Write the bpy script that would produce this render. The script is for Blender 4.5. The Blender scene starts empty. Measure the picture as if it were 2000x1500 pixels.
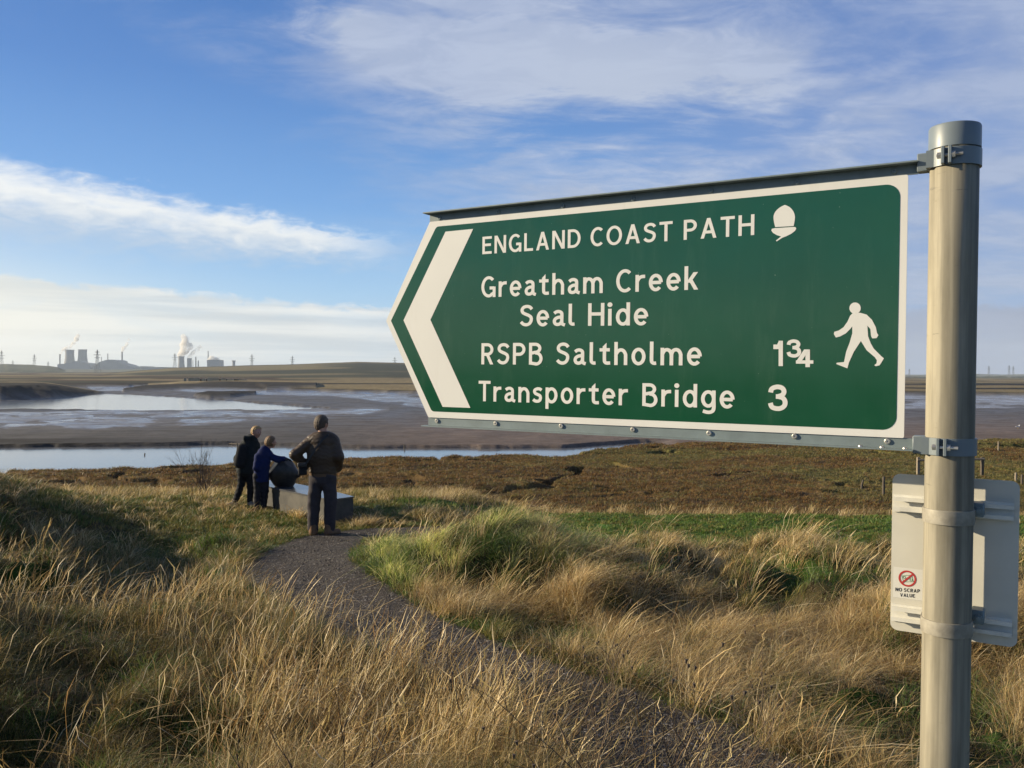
import bpy, math, random
import numpy as np
from mathutils import Vector, Matrix
random.seed(7); rng = np.random.default_rng(11)
SC = bpy.context.scene; COL = SC.collection

# ------------------------------------------------------------------ camera
CZ = 5.0; F = 1690.0
PITCH = math.atan(22/F); ROLL = math.atan(.0059)
cd = bpy.data.cameras.new('camera'); cam = bpy.data.objects.new('camera', cd); COL.objects.link(cam)
cd.sensor_width = 36; cd.lens = 36*F/2000; cd.clip_start = .05; cd.clip_end = 20000
CM = Matrix.Rotation(math.pi/2-PITCH, 3, 'X') @ Matrix.Rotation(ROLL, 3, 'Z')
cam.matrix_world = Matrix.Translation((0, 0, CZ)) @ CM.to_4x4()
SC.camera = cam
M = np.array(CM); C0 = np.array([0, 0, CZ])
# ------------------------------------------------------------------ sun, sky, exposure
SUN_EL = math.radians(17.0); SX, SY = -.988, .152
sunv = Vector((SX*math.cos(SUN_EL), SY*math.cos(SUN_EL), math.sin(SUN_EL)))
sl = bpy.data.lights.new('sun', 'SUN'); sl.energy = 5.0; sl.angle = math.radians(.55); sl.color = (1.0, .85, .60)
so = bpy.data.objects.new('sun', sl); COL.objects.link(so)
so.rotation_euler = sunv.to_track_quat('Z', 'Y').to_euler(); so.location = (-10, 0, 20)
SC.view_settings.view_transform = 'Standard'; SC.view_settings.look = 'None'
EXPO = .82; SC.view_settings.exposure = EXPO; SC.view_settings.gamma = 1
SC.cycles.max_bounces = 8; SC.cycles.diffuse_bounces = 2; SC.cycles.glossy_bounces = 2
SC.cycles.transmission_bounces = 3; SC.cycles.volume_bounces = 6; SC.cycles.transparent_max_bounces = 8
SC.cycles.volume_step_rate = 2.0; SC.cycles.volume_max_steps = 64

class NT:
    """small helper: build math / mix nodes as expressions"""
    def __init__(s, nt): s.nt = nt; s.n = nt.nodes; s.l = nt.links
    def set(s, sock, v):
        if hasattr(v, 'is_output') or isinstance(v, bpy.types.NodeSocket): s.l.new(v, sock)
        else:
            if sock.type == 'RGBA' and len(v) == 3: v = (*v, 1)
            sock.default_value = v
    def m(s, op, a, b=0.0, c=None, clamp=False):
        n = s.n.new('ShaderNodeMath'); n.operation = op; n.use_clamp = clamp
        s.set(n.inputs[0], a); s.set(n.inputs[1], b)
        if c is not None: s.set(n.inputs[2], c)
        return n.outputs[0]
    def mix(s, f, a, b, mode='MIX'):
        n = s.n.new('ShaderNodeMix'); n.data_type = 'RGBA'; n.blend_type = mode
        s.set(n.inputs[0], f); s.set(n.inputs[6], a); s.set(n.inputs[7], b); return n.outputs[2]
    def mr(s, v, a, b, c=0.0, d=1.0, smooth=True):
        n = s.n.new('ShaderNodeMapRange'); n.interpolation_type = 'SMOOTHSTEP' if smooth else 'LINEAR'
        s.set(n.inputs[0], v); s.set(n.inputs[1], a); s.set(n.inputs[2], b); s.set(n.inputs[3], c); s.set(n.inputs[4], d); return n.outputs[0]
    def xyz(s, x, y, z):
        n = s.n.new('ShaderNodeCombineXYZ'); s.set(n.inputs[0], x); s.set(n.inputs[1], y); s.set(n.inputs[2], z); return n.outputs[0]
    def sep(s, v):
        n = s.n.new('ShaderNodeSeparateXYZ'); s.l.new(v, n.inputs[0]); return n.outputs
    def noise(s, vec, scale, detail=4, rough=.55, dist=0.0, lac=2.0):
        n = s.n.new('ShaderNodeTexNoise'); n.inputs['Scale'].default_value = scale; n.inputs['Detail'].default_value = detail
        n.inputs['Roughness'].default_value = rough; n.inputs['Distortion'].default_value = dist; n.inputs['Lacunarity'].default_value = lac
        if vec is not None: s.l.new(vec, n.inputs['Vector'])
        return n.outputs[0]
    def coord(s, which='Object'):
        return s.n.new('ShaderNodeTexCoord').outputs[which]
    def geo(s, which='Position'):
        return s.n.new('ShaderNodeNewGeometry').outputs[which]
    def attr(s, name, out='Color'):
        n = s.n.new('ShaderNodeAttribute'); n.attribute_name = name; return n.outputs[out]
    def bump(s, h, strength=.3, dist=.01):
        n = s.n.new('ShaderNodeBump'); n.inputs['Strength'].default_value = strength; n.inputs['Distance'].default_value = dist
        s.l.new(h, n.inputs['Height']); return n.outputs[0]
    def scale(s, v, sx, sy, sz):
        n = s.n.new('ShaderNodeMapping'); s.l.new(v, n.inputs[0]); n.inputs['Scale'].default_value = (sx, sy, sz); return n.outputs[0]

def build_world():
    w = bpy.data.worlds.new('World'); SC.world = w; w.use_nodes = True
    t = NT(w.node_tree); t.n.clear()
    out = t.n.new('ShaderNodeOutputWorld'); bg = t.n.new('ShaderNodeBackground'); t.l.new(bg.outputs[0], out.inputs[0])
    sky = t.n.new('ShaderNodeTexSky'); sky.sky_type = 'NISHITA'; sky.sun_disc = False
    sky.sun_elevation = SUN_EL; sky.sun_rotation = math.atan2(SX, SY)
    sky.air_density = 1.0; sky.dust_density = .6; sky.ozone_density = 2.5
    d = t.coord('Generated')
    x, y, z = t.sep(d)
    zc = t.m('MAXIMUM', z, .012)
    t.l.new(t.xyz(x, y, zc), sky.inputs[0])
    base = t.mix(1.0, sky.outputs[0], (.60, .70, .92), 'MULTIPLY')
    DEG = 180/math.pi
    az = t.m('MULTIPLY', t.m('ARCTAN2', x, y), DEG)
    hyp = t.m('SQRT', t.m('ADD', t.m('MULTIPLY', x, x), t.m('MULTIPLY', y, y)))
    el = t.m('MULTIPLY', t.m('ARCTAN2', z, hyp), DEG)
    # a cloud deck seen in perspective
    den = t.m('ADD', t.m('MAXIMUM', z, 0.0), .10)
    pv = t.xyz(t.m('DIVIDE', x, den), t.m('DIVIDE', y, den), 0.0)
    # high streaky cloud, upper right : rotated so that the streaks run down to the right
    rot = t.n.new('ShaderNodeMapping'); t.l.new(pv, rot.inputs[0]); rot.inputs['Rotation'].default_value = (0, 0, math.radians(-28)); rot.inputs['Scale'].default_value = (.75, 1.2, 1)
    n1 = t.noise(rot.outputs[0], 1.35, 9, .60, .35)
    n2 = t.noise(rot.outputs[0], 5.5, 8, .66, .6)
    hi = t.m('ADD', t.m('MULTIPLY', n1, .76), t.m('MULTIPLY', n2, .24))
    # coverage: grows to the right of a line
    side = t.m('ADD', az, t.m('MULTIPLY', t.m('SUBTRACT', 24.0, el), -.75))
    cov = t.mr(side, -30.0, -4.0)
    def blob(a0, e0, sa, se, k=0.0):
        """soft ellipse in azimuth / elevation (degrees), tilted by slope k"""
        dx = t.m('DIVIDE', t.m('SUBTRACT', az, a0), sa)
        dy = t.m('DIVIDE', t.m('SUBTRACT', t.m('SUBTRACT', el, e0), t.m('MULTIPLY', t.m('SUBTRACT', az, a0), k)), se)
        r = t.m('SQRT', t.m('ADD', t.m('MULTIPLY', dx, dx), t.m('MULTIPLY', dy, dy)))
        return t.mr(r, 1.0, 0.0)
    core = t.m('ADD', blob(4, 18.0, 21, 8.5, -.2), t.m('ADD', t.m('MULTIPLY', blob(-13.5, 23.0, 8, 3.4, -.45), .9), t.m('MULTIPLY', blob(13, 17, 16, 7, -.2), .45)))
    hic = t.m('MULTIPLY', t.mr(hi, t.m('SUBTRACT', .55, t.m('MULTIPLY', cov, .21)), t.m('SUBTRACT', .78, t.m('MULTIPLY', cov, .18))), t.m('ADD', t.m('MULTIPLY', cov, .9), t.m('MULTIPLY', core, .3), clamp=True))
    hic = t.m('ADD', hic, t.m('MULTIPLY', core, t.mr(hi, .36, .70, 0, .72)), clamp=True)
    # fade the high cloud out left / low left
    tl = t.m('MULTIPLY', blob(-22, 22.5, 18, 6, -.1), t.mr(hi, .44, .66, 0, .9))
    hic = t.m('ADD', t.m('MULTIPLY', hic, t.mr(side, -32.0, -20.0)), tl, clamp=True)
    hic = t.m('MULTIPLY', hic, t.mr(az, 90, 45, .12, 1))  # high cloud thinned right of and behind the view to cut fill light
    # broad violet veil to the right
    veil = t.m('MULTIPLY', t.m('MULTIPLY', t.mr(az, -4, 26), t.mr(az, 85, 45)), t.mr(el, 28, 6, .15, .60))  # veil likewise cleared outside the view to lower the fill
    # low bank on the left: noise in azimuth-elevation space stretched sideways
    ae = t.xyz(t.m('MULTIPLY', az, .16), t.m('MULTIPLY', el, .62), 3.7)
    n3 = t.noise(ae, 1.0, 7, .56, .6)
    ae2 = t.xyz(t.m('MULTIPLY', az, .55), t.m('MULTIPLY', el, 1.5), 1.2)
    n4 = t.noise(ae2, 1.0, 6, .6, .4)
    # band A : from the left edge, descending to the right
    cen = t.m('ADD', 9.35, t.m('MULTIPLY', t.m('ADD', az, 28.0), -.085))
    dA = t.m('SUBTRACT', el, cen)
    dA = t.m('ADD', dA, t.m('MULTIPLY', t.m('SUBTRACT', n4, .5), 2.6))
    wA = t.mr(az, -32, -9, 3.0, 1.35, False)
    up = t.m('MULTIPLY', t.mr(dA, wA, t.m('MULTIPLY', wA, .30)), t.mr(dA, t.m('MULTIPLY', wA, -1.2), t.m('MULTIPLY', wA, .35)))
    band = t.m('MULTIPLY', t.m('MULTIPLY', up, t.mr(az, -5.5, -14)), t.mr(n3, .25, .5, .55, 1.0))
    # band B : low stratus below ~5.5 degrees
    topB = t.m('ADD', t.mr(az, -32, -8, 5.6, 4.3, False), t.m('MULTIPLY', t.m('SUBTRACT', n4, .5), 1.6))
    sb = t.mr(el, topB, t.m('SUBTRACT', topB, .55))
    sb = t.m('MULTIPLY', sb, t.mr(az, 110, 60, .25, 1))
    strat = t.m('MULTIPLY', sb, t.mr(n3, .3, .62, .72, 1.0))
    # colours
    glow = blob(-44, 0, 44, 14)
    cHi = t.mix(t.mr(el, 8, 26), (.42, .49, .64), (.36, .44, .64))
    cHi = t.mix(t.m('MULTIPLY', t.mr(n2, .42, .62), t.m('ADD', .30, t.m('MULTIPLY', core, .7))), cHi, (.54, .61, .78))
    cHi = t.mix(t.m('MULTIPLY', core, .75, clamp=True), cHi, (.54, .60, .72))
    cBand = t.mix(t.mr(dA, -1.5, 1.2), (.58, .65, .73), (.96, .97, .95))
    streak = t.noise(t.xyz(t.m('MULTIPLY', az, .05), t.m('MULTIPLY', el, 1.3), 8.0), 1.0, 5, .55, .3)
    cStr = t.mix(t.mr(streak, .38, .62), (.62, .67, .70), (.92, .92, .88))
    cStr = t.mix(t.mr(az, -12, 18), cStr, (.34, .39, .52))
    cStr = t.mix(t.m('MULTIPLY', t.mr(el, 5.2, 3.2, 0, 1), 0.0), cStr, cStr)
    S = .10
    KE = 1/S/2**EXPO
    def up10(c): return t.mix(1.0, c, (KE, KE, KE), 'MULTIPLY')
    # deep blue gradient, greyed above the view to make the fill light less blue
    gr = t.n.new('ShaderNodeValToRGB'); t.l.new(t.m('DIVIDE', el, 90.0), gr.inputs[0])
    e = gr.color_ramp.elements; e[0].position = 0; e[0].color = (.56, .74, .90, 1); e[1].position = 1; e[1].color = (.07, .09, .14, 1)
    for p, c in ((.055, (.36, .62, .90)), (.12, (.16, .39, .78)), (.20, (.075, .235, .60)), (.30, (.045, .155, .46)), (.42, (.05, .10, .24))):
        q = e.new(p); q.color = (*c, 1)
    blue = t.mix(.80, base, up10(gr.outputs[0]))
    col = t.mix(t.m('MULTIPLY', veil, 1.0, clamp=True), blue, up10((.27, .33, .56)))
    col = t.mix(t.m('MULTIPLY', hic, .86), col, up10(cHi))
    col = t.mix(t.m('MULTIPLY', band, .93, clamp=True), col, up10(cBand))
    col = t.mix(t.m('MULTIPLY', strat, .94), col, up10(cStr))
    col = t.mix(t.m('MULTIPLY', t.m('MULTIPLY', glow, glow), 1.0, clamp=True), col, up10((1.15, 1.08, .88)))
    t.l.new(col, bg.inputs[0]); bg.inputs[1].default_value = S
build_world()

# ------------------------------------------------------------------ object helpers
def tag(o, label=None, cat=None, group=None, kind=None):
    if label: o['label'] = label
    if cat: o['category'] = cat
    if group: o['group'] = group
    if kind: o['kind'] = kind
    return o
def empty(name, loc, label=None, cat=None, group=None, rot=None):
    o = bpy.data.objects.new(name, None); COL.objects.link(o)
    o.empty_display_size = .1
    if rot is not None: o.matrix_world = Matrix.Translation(loc) @ rot.to_4x4()
    else: o.location = loc
    return tag(o, label, cat, group)
def mesh_np(name, V, Fl, mat=None, parent=None, smooth=False, attrs=None):
    """V (n,3); Fl: list of faces, or an int array (m,k)"""
    me = bpy.data.meshes.new(name)
    V = np.asarray(V, np.float32)
    if isinstance(Fl, np.ndarray):
        n, k = Fl.shape
        me.vertices.add(len(V)); me.vertices.foreach_set('co', V.ravel())
        me.loops.add(n*k); me.loops.foreach_set('vertex_index', Fl.astype(np.int32).ravel())
        me.polygons.add(n); me.polygons.foreach_set('loop_start', np.arange(0, n*k, k, dtype=np.int32))
        me.update(calc_edges=True)
    else:
        me.from_pydata([tuple(map(float, v)) for v in V], [], Fl); me.update()
    if smooth: me.polygons.foreach_set('use_smooth', np.ones(len(me.polygons), bool))
    if attrs:
        for an, arr in attrs.items():
            if arr.ndim == 1:
                a = me.attributes.new(an, 'FLOAT', 'POINT'); a.data.foreach_set('value', arr.astype(np.float32))
            else:
                a = me.attributes.new(an, 'FLOAT_COLOR', 'POINT')
                c = np.ones((len(arr), 4), np.float32); c[:, :3] = arr; a.data.foreach_set('color', c.ravel())
    if mat: me.materials.append(mat)
    o = bpy.data.objects.new(name, me); COL.objects.link(o)
    if parent: o.parent = parent
    return o
class MB:
    """collects simple solids into one mesh"""
    def __init__(s): s.V = []; s.F = []
    def add(s, V, Fl):
        b = len(s.V); s.V += [tuple(v) for v in V]; s.F += [[i+b for i in f] for f in Fl]
    def box(s, x0, x1, y0, y1, z0, z1, M4=None, bev=0.0):
        if bev > 0:
            b = bev; V = []; 
            for z, i in ((z0, b), (z0+b, 0), (z1-b, 0), (z1, b)):
                pts = [(x0+b, y0+i), (x1-b, y0+i), (x1-i, y0+b), (x1-i, y1-b), (x1-b, y1-i), (x0+b, y1-i), (x0+i, y1-b), (x0+i, y0+b)]
                V += [(p[0], p[1], z) for p in pts]
            Fl = [[7-i for i in range(8)], [24+i for i in range(8)]]
            for r in range(3):
                for i in range(8): Fl.append([r*8+i, r*8+(i+1) % 8, (r+1)*8+(i+1) % 8, (r+1)*8+i])
        else:
            V = [(x0, y0, z0), (x1, y0, z0), (x1, y1, z0), (x0, y1, z0), (x0, y0, z1), (x1, y0, z1), (x1, y1, z1), (x0, y1, z1)]
            Fl = [[3, 2, 1, 0], [4, 5, 6, 7], [0, 1, 5, 4], [1, 2, 6, 5], [2, 3, 7, 6], [3, 0, 4, 7]]
        if M4 is not None: V = [M4 @ Vector(v) for v in V]
        s.add(V, Fl)
    def tube(s, pts, rad, n=8, cap=True):
        pts = [Vector(p) for p in pts]
        if not hasattr(rad, '__len__'): rad = [rad]*len(pts)
        rings = []; up = Vector((0, 0, 1)); ref = None
        for i, p in enumerate(pts):
            a = pts[max(i-1, 0)]; b = pts[min(i+1, len(pts)-1)]
            d = (b-a).normalized()
            if ref is None:
                ref = d.cross(up if abs(d.z) < .9 else Vector((1, 0, 0))).normalized()
            ref = (ref-d*ref.dot(d)).normalized(); q = d.cross(ref)
            rings.append([p+(ref*math.cos(6.28318*k/n)+q*math.sin(6.28318*k/n))*rad[i] for k in range(n)])
        V = [v for r in rings for v in r]; Fl = []
        for i in range(len(pts)-1):
            for k in range(n): Fl.append([i*n+k, i*n+(k+1) % n, (i+1)*n+(k+1) % n, (i+1)*n+k])
        if cap: Fl += [[n-1-k for k in range(n)], [(len(pts)-1)*n+k for k in range(n)]]
        s.add(V, Fl)
    def lathe(s, prof, n=32, c=(0, 0, 0)):
        V = []; Fl = []
        for r, z in prof:
            for k in range(n): V.append((c[0]+r*math.cos(6.28318*k/n), c[1]+r*math.sin(6.28318*k/n), c[2]+z))
        for i in range(len(prof)-1):
            for k in range(n): Fl.append([i*n+k, i*n+(k+1) % n, (i+1)*n+(k+1) % n, (i+1)*n+k])
        Fl += [[n-1-k for k in range(n)], [(len(prof)-1)*n+k for k in range(n)]]
        s.add(V, Fl)
    def prism(s, poly, c0, c1, f=lambda a, b, c: (a, b, c)):
        n = len(poly)
        V = [f(a, b, c0) for a, b in poly]+[f(a, b, c1) for a, b in poly]
        Fl = [[n-1-i for i in range(n)], [n+i for i in range(n)]]+[[i, (i+1) % n, n+(i+1) % n, n+i] for i in range(n)]
        s.add(V, Fl)
    def build(s, name, mat=None, parent=None, smooth=False, auto=None):
        o = mesh_np(name, np.array(s.V), s.F, mat, parent, smooth)
        if auto is not None:
            o.data.polygons.foreach_set('use_smooth', np.ones(len(o.data.polygons), bool))
            try: o.data.set_sharp_from_angle(angle=math.radians(auto))
            except Exception: pass
        return o

# ------------------------------------------------------------------ materials
def mat_base(name):
    m = bpy.data.materials.new(name); m.use_nodes = True; t = NT(m.node_tree)
    return m, t, t.n['Principled BSDF']
def simple(name, col, rough=.6, metal=0.0, var=.12, scale=8.0, bump=0.0, spec=.5, bscale=None, coords='Object'):
    m, t, p = mat_base(name)
    c = t.coord(coords); n = t.noise(c, scale, 5, .6)
    k = t.mr(n, .3, .7, 1-var, 1+var, False)
    t.l.new(t.mix(1.0, col, t.xyz(k, k, k), 'MULTIPLY'), p.inputs['Base Color'])
    p.inputs['Roughness'].default_value = rough; p.inputs['Metallic'].default_value = metal
    p.inputs['Specular IOR Level'].default_value = spec
    if bump: t.l.new(t.bump(t.noise(c, bscale or scale*3, 4, .6), 1.0, bump), p.inputs['Normal'])
    return m

def ray(px, py):
    d = M @ np.array([(px-1000)/F, (750-py)/F, -1.0]); return d/d[1]
def P(px, py, Y): return C0+ray(px, py)*Y
def hor(px): return 728+(px-1000)*.0059

# ------------------------------------------------------------------ noise
def _h(ix, iy, s):
    n = (ix.astype(np.int64)*374761393+iy.astype(np.int64)*668265263+s*974634777) & 0xffffffff
    n = ((n ^ (n >> 13))*1274126177) & 0xffffffff
    return ((n ^ (n >> 16)) & 0xffff)/65535.0
def vn(x, y, s=0):
    ix = np.floor(x); iy = np.floor(y); fx = x-ix; fy = y-iy
    fx = fx*fx*(3-2*fx); fy = fy*fy*(3-2*fy)
    a = _h(ix, iy, s); b = _h(ix+1, iy, s); c = _h(ix, iy+1, s); d = _h(ix+1, iy+1, s)
    return (a*(1-fx)+b*fx)*(1-fy)+(c*(1-fx)+d*fx)*fy
def fbm(x, y, o=4, s=0, g=.5):
    t = 0; a = 1; n = 0
    for i in range(o):
        t = t+a*vn(x*2**i+i*7.3, y*2**i+i*3.1, s+i); n += a; a *= g
    return t/n
def ss(a, b, x):
    t = np.clip((x-a)/(b-a), 0, 1); return t*t*(3-2*t)
def lerp(a, b, t): return a+(b-a)*t

# ------------------------------------------------------------------ terrain
DL = ([0, 4, 12.8, 16.8, 20, 24.5, 27], [1.75, 1.96, 2.44, 2.50, 2.85, 3.62, 3.7])
DR = ([0, 4, 11, 15.5, 19.7, 21.0, 27], [1.72, 1.95, 2.36, 3.12, 3.22, 3.66, 3.7])
PLX, PLY = -3.7, 15.2
PATH = []          # (X, Y, halfwidth)
def near_z(X, Y):
    w = ss(-1.6, .9, X-(Y-13)*.02)
    D = np.interp(Y, *DL)*(1-w)+np.interp(Y, *DR)*w
    x0 = 1.05+.28*Y
    amp = .95*(1-ss(12, 18, Y))
    m = amp*ss(0, 4.2, -X-x0)
    m = m+.7*ss(4.6, 8.5, -X)*(1-ss(6.0, 9.5, Y))  # unseen higher bank left of the view, added to shade the lower-left grass
    D = D-m
    D = D-.38*np.exp(-(((X+.3)/1.3)**2+((Y-10.2)/1.2)**2))          # tussocky hummock right of the path
    D = D+.10*ss(1.2, 3.5, X)*(1-ss(9, 13, Y))
    return CZ-D
def bd(px):     # marsh edge towards the channel (row in the photograph at marsh level)
    return np.interp(px, [-900, 0, 180, 300, 380, 450, 560, 700, 900, 1100, 1240, 1400, 1780, 2000, 2900],
                     [932, 915, 914, 912, 906, 902, 898, 895, 889, 885, 868, 862, 860, 857, 852])
def cdn(px):    # far side of the channel
    return np.interp(px, [-900, 0, 300, 460, 560, 700, 1100, 1250, 1330, 2900], [880, 872, 869, 866, 869, 873, 873, 862, 860, 850])
def lens(px, py, pts, soft=.8):
    xs = [p[0] for p in pts]
    t = np.interp(px, xs, [p[1] for p in pts]); b = np.interp(px, xs, [p[2] for p in pts])
    inx = (px > xs[0]) & (px < xs[-1])
    return np.where(inx, ss(0, soft*2, py-t+soft)*ss(0, soft*2, b-py+soft), 0)*ss(0, 1.2, b-t)
BROWN = np.array([.075, .048, .021]); RUST = np.array([.11, .070, .028]); OLIVE = np.array([.13, .125, .035]); TAN = np.array([.31, .24, .12])
DARK = np.array([.014, .011, .009]); MUD = np.array([.068, .062, .058]); WETM = np.array([.17, .168, .175]); SOIL = np.array([.045, .037, .016]); GREEN = np.array([.045, .10, .015])
def terrain(X, Y, full=True):
    X = np.asarray(X, float); Y = np.asarray(Y, float)
    Ys = np.maximum(Y, .5)
    zn = near_z(X, Y)
    hm = ss(.1, .7, path_dist(X, Y))*(1-ss(12.2, 14.2, Y))*(1-ss(-2.2, -3.2, X)*ss(11, 12.5, Y))
    zn = zn+hm*.34*(ss(.42, .68, fbm(X*1.05+2, Y*.95+7, 3, 13))-.45)
    zn = zn+(.10*(fbm(X*.9+5, Y*.9, 3, 3)-.5)+.05*(fbm(X*4, Y*4, 3, 9)-.5))*ss(0, .8, path_dist(X, Y)-.0)
    px = 1000+F*X/Ys
    k = 4.9; py = hor(px)+F*k/Ys                                    # row a mud-level point has in the photograph
    pm = hor(px)+F*3.7/Ys                                           # row a marsh-level point has
    wob = (fbm(px*.02, Ys*.25, 4, 21)-.5)*np.clip((py-hor(px))*.10, .4, 9)
    z = np.full_like(Ys, .25)
    # near marsh
    rough = fbm(X*.55, Y*.55, 5, 31); r2 = fbm(X*1.9, Y*1.9, 4, 33)
    creek = np.abs(fbm(X*.13+3, Y*.24+1, 4, 41)-.5)
    cr = 1-ss(.008, .026, creek)
    creek2 = np.abs(fbm(X*.05+9, Y*.22+4, 3, 44)-.5); cr = np.maximum(cr, 1-ss(.004, .013, creek2))
    cr = cr*ss(24, 27, Y)
    zm = 1.3+.26*(rough-.5)+.10*(r2-.5)-.38*cr
    marsh = ss(-1.5, 1.5, pm+wob*.5-bd(px))
    chan = (1-marsh)*ss(-.8, .8, py+wob*.2-cdn(px))*ss(1330, 1240, px)
    # mud flats beyond
    mz = .22+.10*(fbm(X*.12, Y*.12, 5, 51)-.5)+.10*ss(866, 850, py)*(fbm(X*.5, Y*.5, 3, 52)-.5)
    pool = np.maximum(lens(px, py+wob*.35, [(-900, 775, 800), (0, 781, 799), (110, 772, 800), (190, 768.5, 801), (250, 769.5, 802), (330, 774, 802), (450, 782, 801), (560, 791, 801), (640, 797, 798), (650, 798, 798)]), 0)
    wet2 = np.maximum.reduce([lens(px, py+wob*.3, [(168, 756, 757), (190, 755, 765), (250, 755, 764), (282, 755, 756)]),
                              lens(px, py+wob*.5, [(340, 763, 764), (400, 759, 768), (520, 757, 772), (640, 764, 774), (720, 764, 782), (860, 766, 804), (1000, 768, 806), (1300, 770, 804), (1700, 772, 800), (2000, 774, 798), (2600, 776, 796)], 2)])
    wet3 = lens(px, py+wob*.6, [(-900, 800, 842), (0, 803, 840), (260, 802, 838), (520, 803, 824), (700, 800, 812), (760, 800, 801)], 5)
    m2 = fbm(X*.06, Y*.03, 4, 61)
    mm = fbm(px*.012, py*.16, 5, 62, .6)
    wetness = np.clip(np.maximum(wet2*ss(.34, .50, mm+.06), wet3*ss(.34, .52, mm)+.35*wet3), 0, 1)
    mz = np.where(pool > .02, lerp(mz, -.12, np.clip(pool*1.5, 0, 1)), mz)
    mz = lerp(mz, .12, wet2*.8)
    # far marsh with cliffs and two banks of dark mud, shade painted in
    fe = np.interp(px, [-900, 150, 250, 330, 500, 520, 640, 760, 880, 1100, 1400, 1770, 2000, 2900], [762, 757, 757, 753, 757, 765, 767, 770, 772, 772, 771, 771, 774, 775])
    far = ss(-.5, .5, fe+wob*.35-py)
    cut = lens(px, py, [(-900, 752, 754), (1760, 753.5, 756), (1850, 752, 756.5), (2900, 752, 757)], .6)+lens(px, py, [(1740, 761, 763), (1820, 762, 765), (2000, 762, 766), (2900, 762, 766)], .6)
    farz = .95+.25*(fbm(X*.03, Y*.03, 4, 71)-.5)
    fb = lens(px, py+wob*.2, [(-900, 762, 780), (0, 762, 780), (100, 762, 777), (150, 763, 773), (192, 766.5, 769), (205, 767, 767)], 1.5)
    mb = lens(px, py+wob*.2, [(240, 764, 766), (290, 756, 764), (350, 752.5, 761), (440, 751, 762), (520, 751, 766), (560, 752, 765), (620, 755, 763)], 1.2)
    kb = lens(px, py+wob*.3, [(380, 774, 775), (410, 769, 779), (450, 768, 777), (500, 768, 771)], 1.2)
    mz = lerp(mz, farz, far)
    mz = mz+fb*1.75*ss(205, 60, px)+fb*.3+mb*.75+kb*.6
    z = lerp(mz, zm, marsh); z = lerp(z, -.35, chan)
    # the low hill beyond and the distance
    crest = np.interp(px, [200, 270, 340, 400, 480, 560, 640, 700, 800, 950, 1200, 1500, 1700, 1765, 1800], [0, 4.2, 8, 9.2, 11, 12.5, 14.6, 16.2, 15.2, 14, 12, 8, 3.5, 1.0, 0])
    hill = ss(380, 1080, Ys)**.9*crest*1.0
    hill = hill*(1-.75*ss(1150, 1900, Ys))*(1+.06*(fbm(X*.02, Y*.02, 4, 81)-.5))
    z = z+hill
    z = z+ss(1500, 3000, Ys)*.4
    t = ss(22, 26, Y); z = lerp(zn, z, t)
    z = np.where(Y < 1, zn, z)
    if not full: return z
    # ---- colours of the bare surface
    n1 = fbm(X*.35, Y*.35, 5, 91); n2 = fbm(X*1.7, Y*1.7, 4, 92)[..., None]
    cm = lerp(BROWN, RUST*1.2, ss(.42, .62, n1)[..., None]); 
    g = ss(.50, .62, fbm(X*.16+2, Y*.22, 4, 95))*ss(0, 1, (px-900)/500)
    cm = lerp(cm, OLIVE, (g*.85)[..., None]); cm = lerp(cm, DARK, np.maximum(cr*.9, ss(1.22, 1.0, zm))[..., None]); cm = cm*(.7+.6*n2)
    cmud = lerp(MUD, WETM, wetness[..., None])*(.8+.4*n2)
    pink = ss(800, 850, py)*ss(560, 900, px)
    cmud = lerp(cmud, np.array([.145, .105, .082])*(.85+.3*n2), (pink*.8)[..., None])
    dl = lens(px, py+wob*.2, [(-900, 797, 807), (0, 798, 807), (100, 799, 806), (190, 802, 804)], 1); nb = ss(857, 862, py)*ss(520, 100, px)  # nb: shadowed edge of the near mud, painted dark
    cmud = lerp(cmud, DARK, (np.clip(fb+mb+kb+dl+nb, 0, 1)*.95)[..., None]); wetness = wetness*(1-dl)*(1-nb)  # bank faces: dark mud, with their shade put into the colour
    fn = fbm(X*.012, Y*.02, 4, 97)
    cfar = lerp(np.array([.085, .048, .026]), TAN*.95, ss(.50, .60, fn+.12*ss(700, 500, px)*0+.16*ss(480, 620, px))[..., None])
    cfar = lerp(cfar, np.array([.045, .05, .022]), (ss(.46, .38, fn)*.85)[..., None])
    topc = np.clip(ss(.3, .8, fb*2+mb), 0, 1)
    bar = lens(px, py+wob*.25, [(515, 764, 766), (560, 757, 767), (640, 750, 769), (760, 748, 771), (880, 748, 773), (1700, 748, 773)], 1)
    cfar = lerp(cfar, TAN*1.1*(.75+.5*n2), (bar*.9)[..., None])
    cfar = lerp(cfar, DARK, np.clip(cut, 0, 1)[..., None])
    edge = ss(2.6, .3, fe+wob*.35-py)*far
    cfar = lerp(cfar, DARK, (edge*.85)[..., None])  # cliff edge: dark mud and its shade painted as one dark line
    # hill cover: pale grass with darker scrub bands
    hb = fbm(X*.004, Y*.010, 3, 99)
    ch = lerp(np.array([.27, .22, .11]), np.array([.055, .058, .032]), ss(.46, .54, hb)[..., None])
    ch = lerp(ch, np.array([.05, .05, .035]), (ss(850, 1000, Ys))[..., None])
    cfar = lerp(cfar, ch, (ss(.3, 1.5, hill))[..., None])
    cfar = cfar*.62
    c = lerp(cmud, cfar, far[..., None]*(1-np.clip(fb+mb, 0, 1)[..., None]))
    # grass on top of the left bank and the middle tongue
    cap = np.clip(lens(px, py, [(-900, 760, 766), (0, 760, 766), (140, 761, 766), (192, 765, 767.5)], 1)+lens(px, py, [(290, 754, 757.5), (350, 750, 754.5), (440, 749, 753.5), (620, 752, 757)], 1), 0, 1)
    c = lerp(c, TAN*.9, (cap*.9)[..., None])
    c = lerp(c, cm, marsh[..., None]); c = lerp(c, WETM*.5, chan[..., None])
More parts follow.
